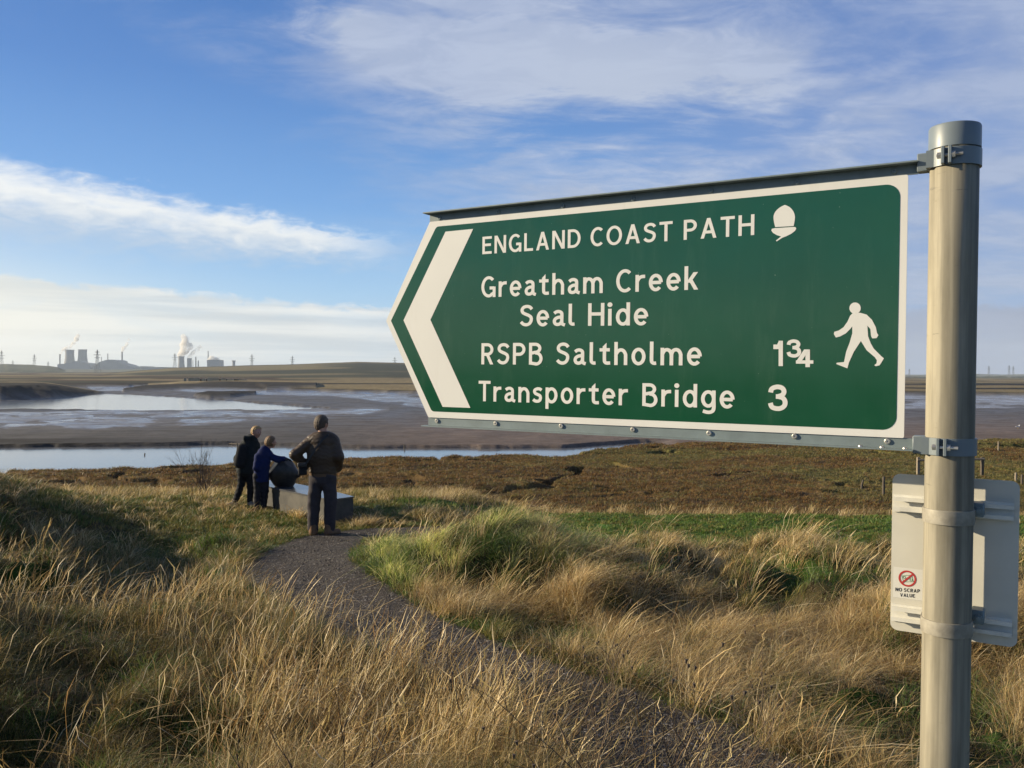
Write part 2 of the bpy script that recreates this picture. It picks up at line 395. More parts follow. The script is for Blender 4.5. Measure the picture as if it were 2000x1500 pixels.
    wetness = np.maximum(wetness, .38*ss(865, 800, py)+.12)
    wetness = wetness*(1-far)*(1-marsh)*(1-np.clip(fb+mb+kb, 0, 1))
    cn = lerp(SOIL, GREEN*.5, ss(.45, .6, fbm(X*.8, Y*.8, 3, 101))[..., None])*(.6+.8*n2)
    strip = ss(15.6, 16.4, Y)*ss(20.6, 19.6, Y)*ss(-.5, 1.5, X)
    cn = lerp(cn, GREEN*1.1*(.7+.6*n2), strip[..., None])
    c = lerp(cn, c, t[..., None])
    return z, np.clip(c, 0, 1), wetness*t, marsh*t*(Y < 120)
def path_dist(X, Y):
    """signed distance beyond the edge of the gravel path (negative on it)"""
    if not PATH: return np.full_like(np.asarray(X, float), 9.0)
    best = np.full_like(np.asarray(X, float), 99.0)
    for a, b in zip(PATH[:-1], PATH[1:]):
        ax, ay, aw = a; bx, by, bw = b; dx, dy = bx-ax, by-ay
        t = np.clip(((X-ax)*dx+(Y-ay)*dy)/(dx*dx+dy*dy), 0, 1)
        best = np.minimum(best, np.hypot(X-ax-t*dx, Y-ay-t*dy)-lerp(aw, bw, t))
    return best
def hit(px, py, lo=1.5, hi=90, off=0.0):
    d = ray(px, py); Ys = np.geomspace(lo, hi, 900); p = C0[:, None]+d[:, None]*Ys
    z = near_z(p[0], p[1]) if hi < 24 else terrain(p[0], p[1], False)
    b = np.where(p[2] < z+off)[0]
    i = b[0] if len(b) else len(Ys)-1
    return np.array([p[0, i], p[1, i], z[i]])
def gz(x, y): return float(terrain(np.array([x]), np.array([y]), False)[0])
_pp = [(1620, 1750, .70), (1420, 1540, .52), (1235, 1425, .46), (1060, 1350, .44), (890, 1285, .46), (745, 1222, .54), (630, 1160, .62), (575, 1120, .66), (595, 1085, .60), (650, 1053, .50), (740, 1042, .40), (860, 1040, .40)]
_pl = []
for a, b, w in _pp:
    h_ = hit(a, b, 1.5, 23); _pl.append((h_[0], h_[1], w))
_pl.append((_pl[-1][0]+2.5, _pl[-1][1]+2.2, .6)); PATH = _pl

def build_ground():
    A = np.concatenate([np.linspace(-180, -38, 60)[:-1], np.linspace(-38, 38, 1150), np.linspace(38, 180, 60)[1:]])
    A = np.radians(A)
    q1 = np.exp(np.arange(math.log(9000), math.log(220), -.0068)); q2 = np.arange(220, 12, -.9); q3 = np.arange(12, 1.4, -.5)
    q = np.concatenate([q1, q2, q3]); R = 4*F/q; R[-1] = 4600; R = R[R <= 4600]
    Rg, Ag = np.meshgrid(R, A, indexing='ij')
    X = Rg*np.sin(Ag); Y = Rg*np.cos(Ag)
    z, c, w, ms = terrain(X, Y)
    nr, na = X.shape
    V = np.stack([X, Y, z], -1).reshape(-1, 3)
    idx = np.arange(nr*na).reshape(nr, na)
    Q = np.stack([idx[:-1, :-1], idx[:-1, 1:], idx[1:, 1:], idx[1:, :-1]], -1).reshape(-1, 4)
    # close the ring at the back
    m, t, p = mat_base('ground_cover')
    pos = t.geo()
    col = t.attr('zone'); wet = t.attr('wet', 'Fac'); veg = t.attr('veg', 'Fac')
    n1 = t.noise(pos, 9, 5, .65); n2 = t.noise(pos, 1.3, 5, .6); n3 = t.noise(t.scale(pos, 1, .35, 1), .35, 5, .62)
    k = t.m('MULTIPLY', t.mr(n1, .3, .7, .7, 1.3, False), t.m('MULTIPLY', t.mr(n2, .3, .7, .78, 1.22, False), t.mr(n3, .3, .7, .82, 1.18, False)))
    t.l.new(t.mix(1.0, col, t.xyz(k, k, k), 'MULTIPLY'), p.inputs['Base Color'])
    wn = t.noise(t.scale(pos, .35, 1.1, 1), .55, 8, .72); wn2 = t.mr(t.noise(t.scale(pos, .5, 1.6, 1), 3.5, 4, .7), .35, .65, .8, 1.15, False)
    wet = t.m('MULTIPLY', wet, t.m('MULTIPLY', t.mr(wn, .40, .56, .35, 1.25), wn2), clamp=True)
    rr = t.mr(t.noise(t.scale(pos, .5, .2, 1), .5, 6, .65), .38, .62, .20, .40)
    t.l.new(t.m('ADD', t.m('MULTIPLY', wet, rr), t.m('MULTIPLY', t.m('SUBTRACT', 1.0, wet), .92)), p.inputs['Roughness'])
    t.l.new(t.m('ADD', .12, t.m('MULTIPLY', wet, 1.0)), p.inputs['Specular IOR Level'])
    # ripples on the sand and lumps in the marsh
    hgt = t.m('ADD', t.m('MULTIPLY', n2, .5), t.m('MULTIPLY', n1, .18))
    bs = t.n.new('ShaderNodeBump'); t.l.new(hgt, bs.inputs['Height']); bs.inputs['Distance'].default_value = .12
    t.l.new(t.m('SUBTRACT', .9, t.m('MULTIPLY', wet, .78)), bs.inputs['Strength'])
    t.l.new(bs.outputs[0], p.inputs['Normal'])
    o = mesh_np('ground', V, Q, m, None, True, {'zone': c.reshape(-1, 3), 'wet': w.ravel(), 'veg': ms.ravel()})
    tag(o, kind='structure')
    wm, t, p = mat_base('creek_water')
    pos = t.geo()
    p.inputs['Base Color'].default_value = (.15, .155, .165, 1); p.inputs['Roughness'].default_value = .12; p.inputs['IOR'].default_value = 1.45
    nn = t.m('ADD', t.noise(t.scale(pos, .5, 1.6, 1), .9, 5, .6), t.m('MULTIPLY', t.noise(pos, 6, 3), .12))
    t.l.new(t.bump(nn, .08, .05), p.inputs['Normal'])
    b = MB(); 
    o = mesh_np('water', [(-700, 24, 0), (700, 24, 0), (1300, 900, 0), (-1300, 900, 0)], [[0, 1, 2, 3]], wm)
    tag(o, kind='structure')
build_ground()

# ------------------------------------------------------------------ the signpost
SO = np.array([-.19685, 2.05714, CZ-.10702]); _y, _l = -.53758, .00403
_ex = np.array([math.cos(_y), math.sin(_y), 0]); SNn = np.array([_ex[1], -_ex[0], 0]); _ez = np.array([0, 0, 1.0])
SEX = _ex*math.cos(_l)-_ez*math.sin(_l); SEZ = _ez*math.cos(_l)+_ex*math.sin(_l)
def S(px, py, c=0.0):
    """pixel -> coordinates in the plane of the sign, offset c towards the viewer"""
    d = ray(px, py); O = SO+SNn*c; t = ((O-C0)@SNn)/(d@SNn); q = C0+d*t-O
    return float(q@SEX), float(q@SEZ)
PT = S(1864.5, 300); PB = S(1844, 1500)
slope = (PT[0]-PB[0])/(PT[1]-PB[1]); PR = .0385
def pa(b): return PB[0]+slope*(b-PB[1])
BB = -2.0                                                        # foot of the pole, below the turf
foot = SO+SEX*pa(BB)+SEZ*BB
def LL(a, b, c): return (a-pa(BB), -c, b-BB)

# letters drawn as strokes (a round-cornered road-sign alphabet), cap height 1
WS = .145; HH = WS/2
def arc(cx, cy, rx, ry, a0, a1, n=14):
    return [(cx+rx*math.cos(math.radians(a0+(a1-a0)*i/n)), cy+ry*math.sin(math.radians(a0+(a1-a0)*i/n))) for i in range(n+1)]
def spl(pts, n=5):
    P_ = [pts[0]]+list(pts)+[pts[-1]]; out = []
    for i in range(1, len(P_)-2):
        p0, p1, p2, p3 = P_[i-1:i+3]
        for j in range(n):
            t = j/n
            out.append(tuple(.5*((2*p1[k])+(-p0[k]+p2[k])*t+(2*p0[k]-5*p1[k]+4*p2[k]-p3[k])*t*t+(-p0[k]+3*p1[k]-3*p2[k]+p3[k])*t**3) for k in (0, 1)))
    return out+[pts[-1]]
def dg(x0, y0, x1, y1, w=WS):                                    # diagonal limb with level ends
    k = w/2*math.hypot(x1-x0, y1-y0)/abs(y1-y0)
    return ('poly', [(x0-k, y0), (x0+k, y0), (x1+k, y1), (x1-k, y1)])
X_ = .735; h = HH; hi = 1-h; xh = X_-h
def G_(w, *s): return (w, list(s))
GL = {
 'E': G_(.56, [(h, 0), (h, 1)], [(h, hi), (.56, hi)], [(h, .52), (.51, .52)], [(h, h), (.56, h)]),
 'N': G_(.68, [(h, 0), (h, 1)], [(.68-h, 0), (.68-h, 1)], dg(.68-h-.02, 0, h+.02, 1)),
 'G': G_(.72, arc(.375, .5, .375-h, .5-h+.012, 46, 292, 22)+[(.52, .14), (.64, .20)], [(.72-h, 0), (.72-h, .50)], [(.42, .44), (.72-h, .44)]),
 'L': G_(.50, [(h, 0), (h, 1)], [(h, h), (.50, h)]),
 'A': G_(.74, dg(.09, 0, .37, 1), dg(.65, 0, .37, 1), [(.18, .31), (.56, .31)]),
 'D': G_(.68, [(h, 0), (h, 1)], [(h, hi), (.28, hi)]+arc(.28, .5, .40-h, .5-h, 90, -90, 16)+[(h, h)]),
 'C': G_(.66, arc(.375, .5, .375-h, .5-h+.012, 48, 312, 24)),
 'O': G_(.78, arc(.39, .5, .39-h, .5-h+.012, 0, 360, 32)),
 'S': G_(.60, spl([(.54, .79), (.45, .89), (.31, .925), (.16, .88), (.09, .76), (.13, .64), (.26, .565), (.39, .51), (.50, .42), (.51, .27), (.43, .13), (.29, .075), (.15, .11), (.045, .21)])),
 'T': G_(.62, [(.31, 0), (.31, 1)], [(0, hi), (.62, hi)]),
 'P': G_(.60, [(h, 0), (h, 1)], [(h, hi), (.30, hi)]+arc(.30, .70, .30-h, .30-h, 90, -90, 14)+[(h, .40+h)]),
 'H': G_(.68, [(h, 0), (h, 1)], [(.68-h, 0), (.68-h, 1)], [(h, .52), (.68-h, .52)]),
 'R': G_(.62, [(h, 0), (h, 1)], [(h, hi), (.30, hi)]+arc(.30, .70, .30-h, .30-h, 90, -90, 14)+[(h, .40+h)], dg(.52, 0, .30, .46)),
 'B': G_(.64, [(h, 0), (h, 1)], [(h, hi), (.30, hi)]+arc(.30, .745, .28-h, .255-h, 90, -90, 12)+[(h, .49+h*.4)], [(.30, .53), (.34, .53)]+arc(.34, .28+.0, .30-h, .25, 90, -90, 14)[1:]+[(h, .0+h)]) ,
 'r': G_(.40, [(h, 0), (h, X_)], spl([(h, .44), (.15, .58), (.25, .645), (.40, .655)])),
 'e': G_(.56, [(.07, .37), (.50, .37)], arc(.285, .368, .285-h, .368-h+.01, 0, 318, 24)),
 'a': G_(.55, spl([(.075, .58), (.17, .645), (.28, .66), (.385, .61), (.41, .50), (.41, .18), (.45, .085), (.55, .05)]), spl([(.40, .41), (.24, .39), (.12, .32), (.085, .21), (.13, .105), (.24, .075), (.35, .12), (.41, .22)])),
 't': G_(.46, ('poly', [(.13, .80), (.295, 1-.03), (.295, .70), (.13, .70)]), spl([(.2125, .72), (.2125, .22), (.25, .115), (.33, .083), (.46, .09)]), [(0, xh), (.44, xh)]),
 'h': G_(.55, [(h, 0), (h, 1)], spl([(h, .46), (.17, .61), (.29, .655), (.40, .60), (.55-h, .46)])[:-1]+[(.55-h, .44), (.55-h, 0)]),
 'n': G_(.55, [(h, 0), (h, X_)], spl([(h, .46), (.17, .61), (.29, .655), (.40, .60), (.55-h, .46)])[:-1]+[(.55-h, .44), (.55-h, 0)]),
 'm': G_(.87, [(h, 0), (h, X_)], spl([(h, .46), (.15, .61), (.26, .655), (.37, .60), (.435, .46)])[:-1]+[(.435, .44), (.435, 0)], spl([(.435, .46), (.50, .61), (.62, .655), (.73, .60), (.87-h, .46)])[:-1]+[(.87-h, .44), (.87-h, 0)]),
 'C2': None,
 'k': G_(.54, [(h, 0), (h, 1)], dg(.155, .30, .44, X_), dg(.46, 0, .24, .42)),
 'l': G_(.26, spl([(h, 1), (h, .60), (h, .20), (.115, .11), (.18, .083), (.26, .088)])),
 'i': G_(.165, [(h, 0), (h, X_)], ('poly', arc(h, .915, .103, .103, 0, 345, 20))),
 'd': G_(.57, [(.57-h, 0), (.57-h, 1)], arc(.285, .368, .285-h, .368-h+.01, 0, 360, 26)),
 'o': G_(.58, arc(.29, .368, .29-h, .368-h+.01, 0, 360, 26)),
 's': G_(.47, spl([(.43, .60), (.34, .655), (.23, .66), (.12, .61), (.09, .53), (.14, .44), (.25, .39), (.36, .33), (.38, .20), (.32, .10), (.22, .075), (.12, .09), (.03, .16)])),
 'p': G_(.57, [(h, -.27), (h, X_)], arc(.285, .368, .285-h, .368-h+.01, 0, 360, 26)),
 'g': G_(.57, spl([(.57-h, X_), (.57-h, .4), (.57-h, -.02), (.43, -.15), (.28, -.19), (.08, -.14)]), arc(.285, .375, .285-h, .36-h+.01, 0, 360, 26)),
 'V': G_(.70, dg(.35, 0, .09, 1), dg(.35, 0, .61, 1)),
 'U': G_(.66, [(h, 1), (h, .38)]+arc(.33, .36, .33-h, .36-h, 180, 360, 14)+[(.66-h, .38), (.66-h, 1)]),
}
def stroke_polys(st, w):
    """a ribbon along the centre line, as a list of quads"""
    if st[0] == 'poly': return [st[1]]
    L = []; R = []; n = len(st)
    closed = math.hypot(st[0][0]-st[-1][0], st[0][1]-st[-1][1]) < 1e-6
    for i in range(n):
        a = st[i-1] if i > 0 else (st[-2] if closed else st[0]); b = st[i]; c = st[i+1] if i < n-1 else (st[1] if closed else st[-1])
        d1 = (b[0]-a[0], b[1]-a[1]); d2 = (c[0]-b[0], c[1]-b[1])
        l1 = math.hypot(*d1) or 1; l2 = math.hypot(*d2) or 1
        d = (d1[0]/l1+d2[0]/l2, d1[1]/l1+d2[1]/l2); l = math.hypot(*d); d = (d[0]/l, d[1]/l)
        L.append((b[0]-d[1]*w/2, b[1]+d[0]*w/2)); R.append((b[0]+d[1]*w/2, b[1]-d[0]*w/2))
    return [[R[i], R[i+1], L[i+1], L[i]] for i in range(n-1)]
def text_line(name, s, x0, x1, y0, y1, cap, c0, mat, parent, label, f, w=WS, gap=.155, space=.40):
    """x0..x1 along the base line from (x0,y0) to (x1,y1); the width is scaled to fit"""
    tot = 0; pos = [[]]
    for ch in s:
        if ch == ' ': tot += space; pos.append([]); continue
        pos[-1].append((ch, tot)); tot += GL[ch][0]+gap
    tot -= gap; kx = (x1-x0)/tot
    for word in pos:
        V = []; Fl = []
        for ch, p in word:
            for si, st in enumerate(GL[ch][1]):
                for q in stroke_polys(st, w):
                    b = len(V)
                    for (u, v) in q:
                        xx = x0+(p+u)*kx; V.append(f(xx, y0+(y1-y0)*(xx-x0)/(x1-x0)+v*cap, c0+si*.00007))
                    Fl.append(list(range(b, b+len(q))))
        o = mesh_np(name, V, Fl, mat, parent); tag(o, label+' '+''.join(c for c, _ in word))
def flat_poly(name, poly, c, mat, parent, f, label=None):
    o = mesh_np(name, [f(a, b, c) for a, b in poly], [list(range(len(poly)))], mat, parent); tag(o, label); return o
def round_poly(pts, rad, n=6):
    out = []; N = len(pts)
    for i in range(N):
        r = rad[i] if hasattr(rad, '__len__') else rad
        p = Vector(pts[i]); a = (Vector(pts[i-1])-p).normalized(); b = (Vector(pts[(i+1) % N])-p).normalized()
        if r <= 0: out.append(tuple(p)); continue
        ang = a.angle(b); t = r/math.tan(ang/2); c = p+(a+b).normalized()*(r/math.sin(ang/2))
        s = p+a*t-c; e = p+b*t-c
        for k in range(n+1):
            v = s.lerp(e, k/n).normalized()*r; out.append(tuple(c+v))
    return out

m_white, t, p = mat_base('white_sheeting')
c = t.coord(); k = t.mr(t.noise(c, 5, 5, .6), .3, .7, .93, 1.0, False)
dirt = t.mr(t.noise(t.scale(c, 16, 16, 2.5), 1, 6, .7), .52, .78, 0, .28)
t.l.new(t.mix(dirt, t.mix(1.0, (.73, .715, .66), t.xyz(k, k, k), 'MULTIPLY'), (.50, .46, .36)), p.inputs['Base Color']); p.inputs['Roughness'].default_value = .34; p.inputs['Specular IOR Level'].default_value = .45
m_green, t, p = mat_base('green_sheeting')
c = t.coord(); k = t.mr(t.noise(c, 3, 6, .6), .3, .7, .9, 1.1, False)
sp = t.m('MAXIMUM', t.mr(t.noise(c, 160, 2), .76, .80, 0, .5), t.mr(t.noise(t.scale(c, 14, 14, 2.2), 1, 6, .72), .50, .80, 0, .09))
t.l.new(t.mix(sp, t.mix(1.0, (.009, .070, .034), t.xyz(k, k, k), 'MULTIPLY'), (.2, .28, .2)), p.inputs['Base Color']); p.inputs['Roughness'].default_value = .15; p.inputs['Specular IOR Level'].default_value = .55
t.l.new(t.mr(t.noise(c, 14, 5, .65), .3, .7, .11, .22, False), p.inputs['Roughness'])
m_rail = simple('grey_painted_steel', (.17, .21, .215), .48, 0, .15, 20, 0, .4)
m_cap = simple('grey_plastic', (.155, .185, .20), .42, 0, .06, 10, 0, .5)
m_bolt = simple('zinc_bolt', (.55, .52, .46), .38, .8, .2, 60)
m_alu = simple('aluminium_sheet', (.58, .555, .47), .5, 0, .05, 12, 0, .4)
m_chan = simple('extruded_channel', (.66, .64, .56), .45, 0, .15, 20)
m_strap = simple('dull_steel_band', (.30, .275, .22), .5, .2, .35, 30)
m_sticker = simple('sticker_vinyl', (.66, .64, .57), .45, 0, .03)
m_red = simple('red_print', (.42, .035, .03), .5, 0, .08, 30)
m_black = simple('black_print', (.02, .02, .022), .5, 0, .05)
m_grn2 = simple('green_print', (.12, .25, .12), .5, 0, .05)
m_pole, t, p = mat_base('weathered_galvanised_pole')
c = t.coord()
n1 = t.noise(t.scale(c, 14, 14, 2.2), 1, 6, .62); n2 = t.noise(c, 26, 6, .7); n3 = t.noise(t.scale(c, 55, 55, 1.2), 1, 4, .6)
k = t.m('MULTIPLY', t.mr(n1, .40, .60, .68, 1.14, False), t.mr(n3, .42, .60, .74, 1.12, False))
spots = t.mr(n2, .62, .72, 0, .6)
scuff = t.mr(t.noise(t.scale(c, 9, 9, 60), 1, 4, .7), .66, .73, 0, .7)
base = t.mix(1.0, (.26, .235, .175), t.xyz(k, k, k), 'MULTIPLY')
base = t.mix(spots, base, (.19, .17, .12)); base = t.mix(scuff, base, (.10, .095, .08))
t.l.new(base, p.inputs['Base Color']); p.inputs['Roughness'].default_value = .68; p.inputs['Specular IOR Level'].default_value = .3
t.l.new(t.bump(n2, .25, .001), p.inputs['Normal'])

def build_signpost():
    rot = Matrix((tuple(SEX), tuple(-SNn), tuple(SEZ))).transposed()
    root = empty('signpost', tuple(foot), 'grey pole with a green coast path finger sign and a small notice board', 'signpost', rot=rot)
    f = LL
    top = S(1864.5, 246)[1]
    # pole as a stack of rings following the axis, with a faint seam
    V = []; Fl = []; n = 48; zs = [BB, -1.0, -.6, -.3, 0, .3, top-.012]
    for b in zs:
        for k in range(n): V.append((pa(b)-pa(BB)+PR*math.cos(6.2832*k/n), PR*math.sin(6.2832*k/n), b-BB))
    for i in range(len(zs)-1):
        for k in range(n): Fl.append([i*n+k, i*n+(k+1) % n, (i+1)*n+(k+1) % n, (i+1)*n+k])
    Fl.append([(len(zs)-1)*n+k for k in range(n)])
    pole = mesh_np('pole', V, Fl, m_pole, root, True)
    cb = S(1865, 294)[1]; ct = S(1864.5, 247)[1]
    b = MB(); R2 = PR+.0025
    b.lathe([(R2-.002, cb), (R2, cb+.001), (R2, ct-.004), (R2-.0015, ct-.001), (R2-.005, ct)], 48, (pa(ct)-pa(BB), 0, -BB))
    b.build('cap', m_cap, pole, auto=40)
    # finger panel
    tip = S(754, 626.5, .003)
    W_ = 1.036; H_ = .463
    outline = [(0, 0), (W_, 0), (W_, H_), (0, H_), tip]
    b = MB(); b.prism(round_poly(outline, [.004, .003, .003, .004, .006], 3), 0, .003, f)
    pan = b.build('finger_panel', m_white, root)
    g = [S(843, 803.5, .004), S(1750.5, 840.5, .004), S(1758.5, 357.8, .004), S(852, 442.5, .004), S(763.2, 626.4, .004)]
    flat_poly('green_face', round_poly(g, [.012, .024, .024, .012, .003], 8), .0034, m_green, pan, f)
    ch = [S(864.4, 794.6, .004), S(918.6, 796.6, .004), S(840.5, 624.6, .004), S(924, 447, .004), S(870, 452.4, .004), S(788, 625.6, .004)]
    flat_poly('arrow_chevron', ch, .0038, m_white, pan, f)
    def tl(s, p0, p1, caph, lab, **kw):
        a0, b0 = S(*p0, .004); a1, b1 = S(*p1, .004)
        text_line('lettering', s, a0, a1, b0, b1, caph, .0038, m_white, pan, lab, f, **kw)
    def caphgt(x, yb, yt): return S(x, yt, .004)[1]-S(x, yb, .004)[1]
    tl('ENGLAND COAST PATH', (942, 496.6), (1473, 458.8), caphgt(942, 496.6, 462.6), 'white word reading', gap=.16, space=.36)
    tl('Greatham Creek', (940, 581), (1363.5, 565.4), caphgt(960, 580.5, 539.8), 'white word reading', space=.42)
    tl('Seal Hide', (1015.5, 637.6), (1265.4, 635.2), caphgt(1150, 636, 592), 'white word reading', space=.42)
    tl('RSPB Saltholme', (940, 711.6), (1370, 713.8), caphgt(940, 711.6, 670.4), 'white word reading', gap=.17, space=.46)
    tl('Transporter Bridge', (934.5, 783.4), (1434, 798), caphgt(940, 783.5, 743.6), 'white word reading', space=.46)
    # numerals, heavier, each as strokes in pixel boxes
    def num(one, box, w, gw, lab):
        xl, xr, yt, yb = box; V = []; Fl = []
        for s2, st in enumerate(one):
            for q in stroke_polys(st, w):
                k0 = len(V)
                for u, v in q:
                    a_, b_ = S(xl+(xr-xl)*u/gw, yb+(yt-yb)*v, .004); V.append(f(a_, b_, .0038+.00007*s2))
                Fl.append(list(range(k0, k0+len(q))))
        tag(mesh_np('numeral', V, Fl, m_white, pan), lab)
    three = [spl([(.095, .70), (.14, .84), (.32, .91), (.50, .87), (.575, .74), (.52, .61), (.36, .545)])+[(.28, .545)], spl([(.36, .545), (.53, .49), (.61, .36), (.59, .20), (.46, .10), (.30, .088), (.14, .15), (.085, .30)])]
    one = [[(.31, 0), (.31, 1)], [(.0, .76), (.31, .76)], ('poly', [(.12, .68), (.31, .68), (.31, 1), (.235, 1), (.16, .86)])]
    four = [[(.50, 0), (.50, 1)], [(0, .29), (.74, .29)], dg(.105, .29, .46, 1, .20)]
    num(three, (1500, 1537.5, 751, 802.5), .175, .69, 'white number 3')
    num(one, (1510.5, 1529, 665.5, 715), .18, .40, 'white number 1 before a raised fraction')
    num(three, (1536.5, 1564, 663, 698), .19, .69, 'small raised 3 of the fraction')
    num(four, (1554.5, 1588.5, 682.5, 717), .19, .74, 'small lowered 4 of the fraction')
    def z7(q): return S(1400+q[0]/3.3333, 220+q[1]/3.3333, .004)
    def z8(q): return S(1400+q[0]/3.3333, 600+q[1]/3.3333, .004)
    ac1 = spl([(443, 600), (412, 616), (383, 642), (370, 672), (371, 705), (380, 745)])+spl([(500, 738), (507, 700), (508, 672), (497, 641), (474, 615), (443, 600)])[:-1]
    ac2 = [(378, 752), (498, 744), (512, 745), (517, 756), (508, 770), (485, 788), (455, 803), (425, 815), (390, 838), (385, 832), (412, 811), (418, 806), (390, 797), (366, 783), (355, 768), (358, 756)]
    V = [f(*z7(q), .0038) for q in ac1]; n1 = len(V); V += [f(*z7(q), .0038) for q in ac2]
    tag(mesh_np('acorn_symbol', V, [list(range(n1)), list(range(n1, len(V)))], m_white, pan), 'white acorn symbol')
    wk = [(885, 38), (868, 55), (850, 95), (825, 130), (795, 151), (765, 160), (762, 175), (775, 197), (803, 190), (840, 170), (868, 142), (882, 125), (882, 170), (865, 230), (842, 290), (828, 357), (780, 362), (778, 370), (850, 398), (860, 360), (892, 290), (938, 220), (975, 280), (1028, 325), (1042, 345), (1040, 365), (1025, 378), (1035, 384), (1060, 378), (1088, 333), (1070, 318), (1022, 270), (1002, 235), (985, 190), (980, 120), (1000, 142), (1004, 188), (1012, 203), (1040, 201), (1052, 182), (1043, 168), (1035, 130), (1010, 82), (975, 48), (932, 36)]
    hd = [(900+37*math.cos(k*.2618), 6+37*math.sin(k*.2618)) for k in range(24)]
    V = [f(*z8(q), .0038) for q in wk]; n1 = len(V); V += [f(*z8(q), .0039) for q in hd]
    tag(mesh_np('walker_symbol', V, [list(range(n1)), list(range(n1, len(V)))], m_white, pan), 'white striding walker symbol')
    # rails : an angle bar above and one below, flange towards the viewer
    rail_end = pa(0)-PR-.018
    def rail(b0, b1, flb, sgn, scr, lab):
        m = MB()
        A0 = f(-.002, min(b0, b1), -.004); A1 = f(rail_end, max(b0, b1), .0005)
        m.box(min(A0[0], A1[0]), max(A0[0], A1[0]), min(A0[1], A1[1]), max(A0[1], A1[1]), A0[2], A1[2])
        m.box(f(-.008, 0, 0)[0], f(rail_end+.001, 0, 0)[0], -.021, .005, flb-.0012-BB, flb+.0014-BB)
        r = m.build('rail', m_rail, root); tag(r, lab)
        for (sx, sy) in scr:
            a_, b_ = S(sx, sy, .002); q = MB()
            q.lathe([(.0052, 0), (.0052, .0022), (.0040, .0032), (.0018, .0032), (.0016, .0015)], 14)
            mm = Matrix.Translation(f(a_, b_, .0005)) @ Matrix.Rotation(math.radians(90), 4, 'X')
            q.V = [tuple(mm @ Vector(v)) for v in q.V]
            q.build('screw', m_bolt if sgn < 0 else m_rail, r, auto=40)
        return r
    rail(H_+.0003, H_+.0175, H_+.0188, 1, [(858, 426), (973, 413), (1099, 402), (1236, 388), (1388, 372), (1557, 355), (1746, 334)], 'dark upper angle bar')
    rr = rail(-.0003, -.0185, -.0198, -1, [(853, 822), (968, 827), (1096, 832), (1236, 839), (1385, 846), (1552, 852), (1733, 862)], 'grey lower angle bar')
    for (sx, sy) in [(1681, 866), (1723, 869.5), (1768, 872)]:
        a_, b_ = S(sx, sy, .010); q = MB(); q.lathe([(.0042, 0), (.0042, .002), (.003, .0035), (.0008, .004)], 10, f(a_, -.0184, .012))
        q.build('screw', m_bolt, rr, auto=40)
    # clamps
    def clamp(pyc, lab):
        bm = S(1864, pyc)[1]; hh = .0145; ax = pa(bm)-pa(BB); zz = bm-BB
        m = MB(); m.lathe([(PR-.001, -hh), (PR+.0036, -hh), (PR+.0036, hh), (PR-.001, hh)], 48, (ax, 0, zz))
        m.box(ax-PR-.019, ax-PR+.010, -.012, .012, zz-hh-.001, zz+hh+.001, bev=.0015)
        m.box(ax-PR-.003, ax-.022, -.030, -.012, zz-hh, zz+hh, Matrix.Identity(4))
        cl = m.build('clamp', m_cap, root, auto=40); tag(cl, lab)
        for o_ in (-.017, -.006):
            q = MB(); q.box(ax+o_, ax+o_+.0052, -PR-.015, -PR+.004, zz-hh, zz+hh, bev=.0008); q.build('lug', m_cap, cl)
        q = MB(); q.tube([(ax-.024, -PR-.009, zz), (ax+.016, -PR-.009, zz)], .0026, 8); q.tube([(ax-.001, -PR-.009, zz), (ax+.0045, -PR-.009, zz)], .0058, 6); q.tube([(ax-.023, -PR-.009, zz), (ax-.0175, -PR-.009, zz)], .0055, 6)
        q.build('bolt', m_bolt, cl, auto=40)
    clamp(313, 'grey upper clamp'); clamp(871, 'grey lower clamp')
    # the small notice seen from behind
    cn = -.063
    tl_, tr_, br_, bl_ = S(1741, 927, cn), S(1990, 938, cn), S(1989, 1262, cn), S(1741, 1233, cn)
    xl = (tl_[0]+bl_[0])/2; xr = (tr_[0]+br_[0])/2; yt = (tl_[1]+tr_[1])/2; yb = (bl_[1]+br_[1])/2
    m = MB(); m.prism(round_poly([(xl, yb), (xr, yb), (xr, yt), (xl, yt)], .013, 8), cn-.002, cn, f)
    npn = m.build('notice_panel', m_alu, root, auto=30); tag(npn, 'plain pale back of a small notice board')
    for rc, band in ((984, 1001), (1199, 1209)):
        bm = S(1775, rc, cn)[1]; m = MB(); x0_ = f(xl+.003, 0, 0)[0]; x1_ = f(xr-.008, 0, 0)[0]
        zz = bm-BB; cy = -cn
        m.box(x0_, x1_, cy-.0030, cy-.0006, zz-.016, zz+.016)
        for s_ in (-1, 1):
            m.box(x0_, x1_, cy-.0135, cy-.0025, zz+s_*.0105-.0013, zz+s_*.0105+.0013)
            m.box(x0_, x1_, cy-.0150, cy-.0136, zz+s_*.0092-.0036, zz+s_*.0092+.0036)
        ch_ = m.build('channel', m_chan, npn)
        bz = S(1850, rc+22, 0)[1]; ax = pa(bz)-pa(BB)
        q = MB(); q.lathe([(PR-.001, -.0125), (PR+.0022, -.0120), (PR+.0028, 0), (PR+.0022, .0120), (PR-.001, .0125)], 48, (ax, 0, bz-BB))
        q.box(ax-PR-.003, ax-PR+.004, 0, cy-.012, bz-BB-.011, bz-BB+.011)
        bd_ = q.build('band', m_strap, root, auto=40)
        tag(bd_, 'thin steel band')
        q = MB(); cx_, cz_ = S(1911, band-6, -.03); q.box(f(cx_, 0, 0)[0]-.011, f(cx_, 0, 0)[0]+.009, .018, cy-.012, cz_-BB-.012, cz_-BB+.012, bev=.002)
        q.tube([(f(cx_, 0, 0)[0]+.001, .006, cz_-BB), (f(cx_, 0, 0)[0]+.001, .02, cz_-BB)], .0035, 8); q.tube([(f(cx_, 0, 0)[0]+.001, .012, cz_-BB), (f(cx_, 0, 0)[0]+.001, .018, cz_-BB)], .0065, 6)
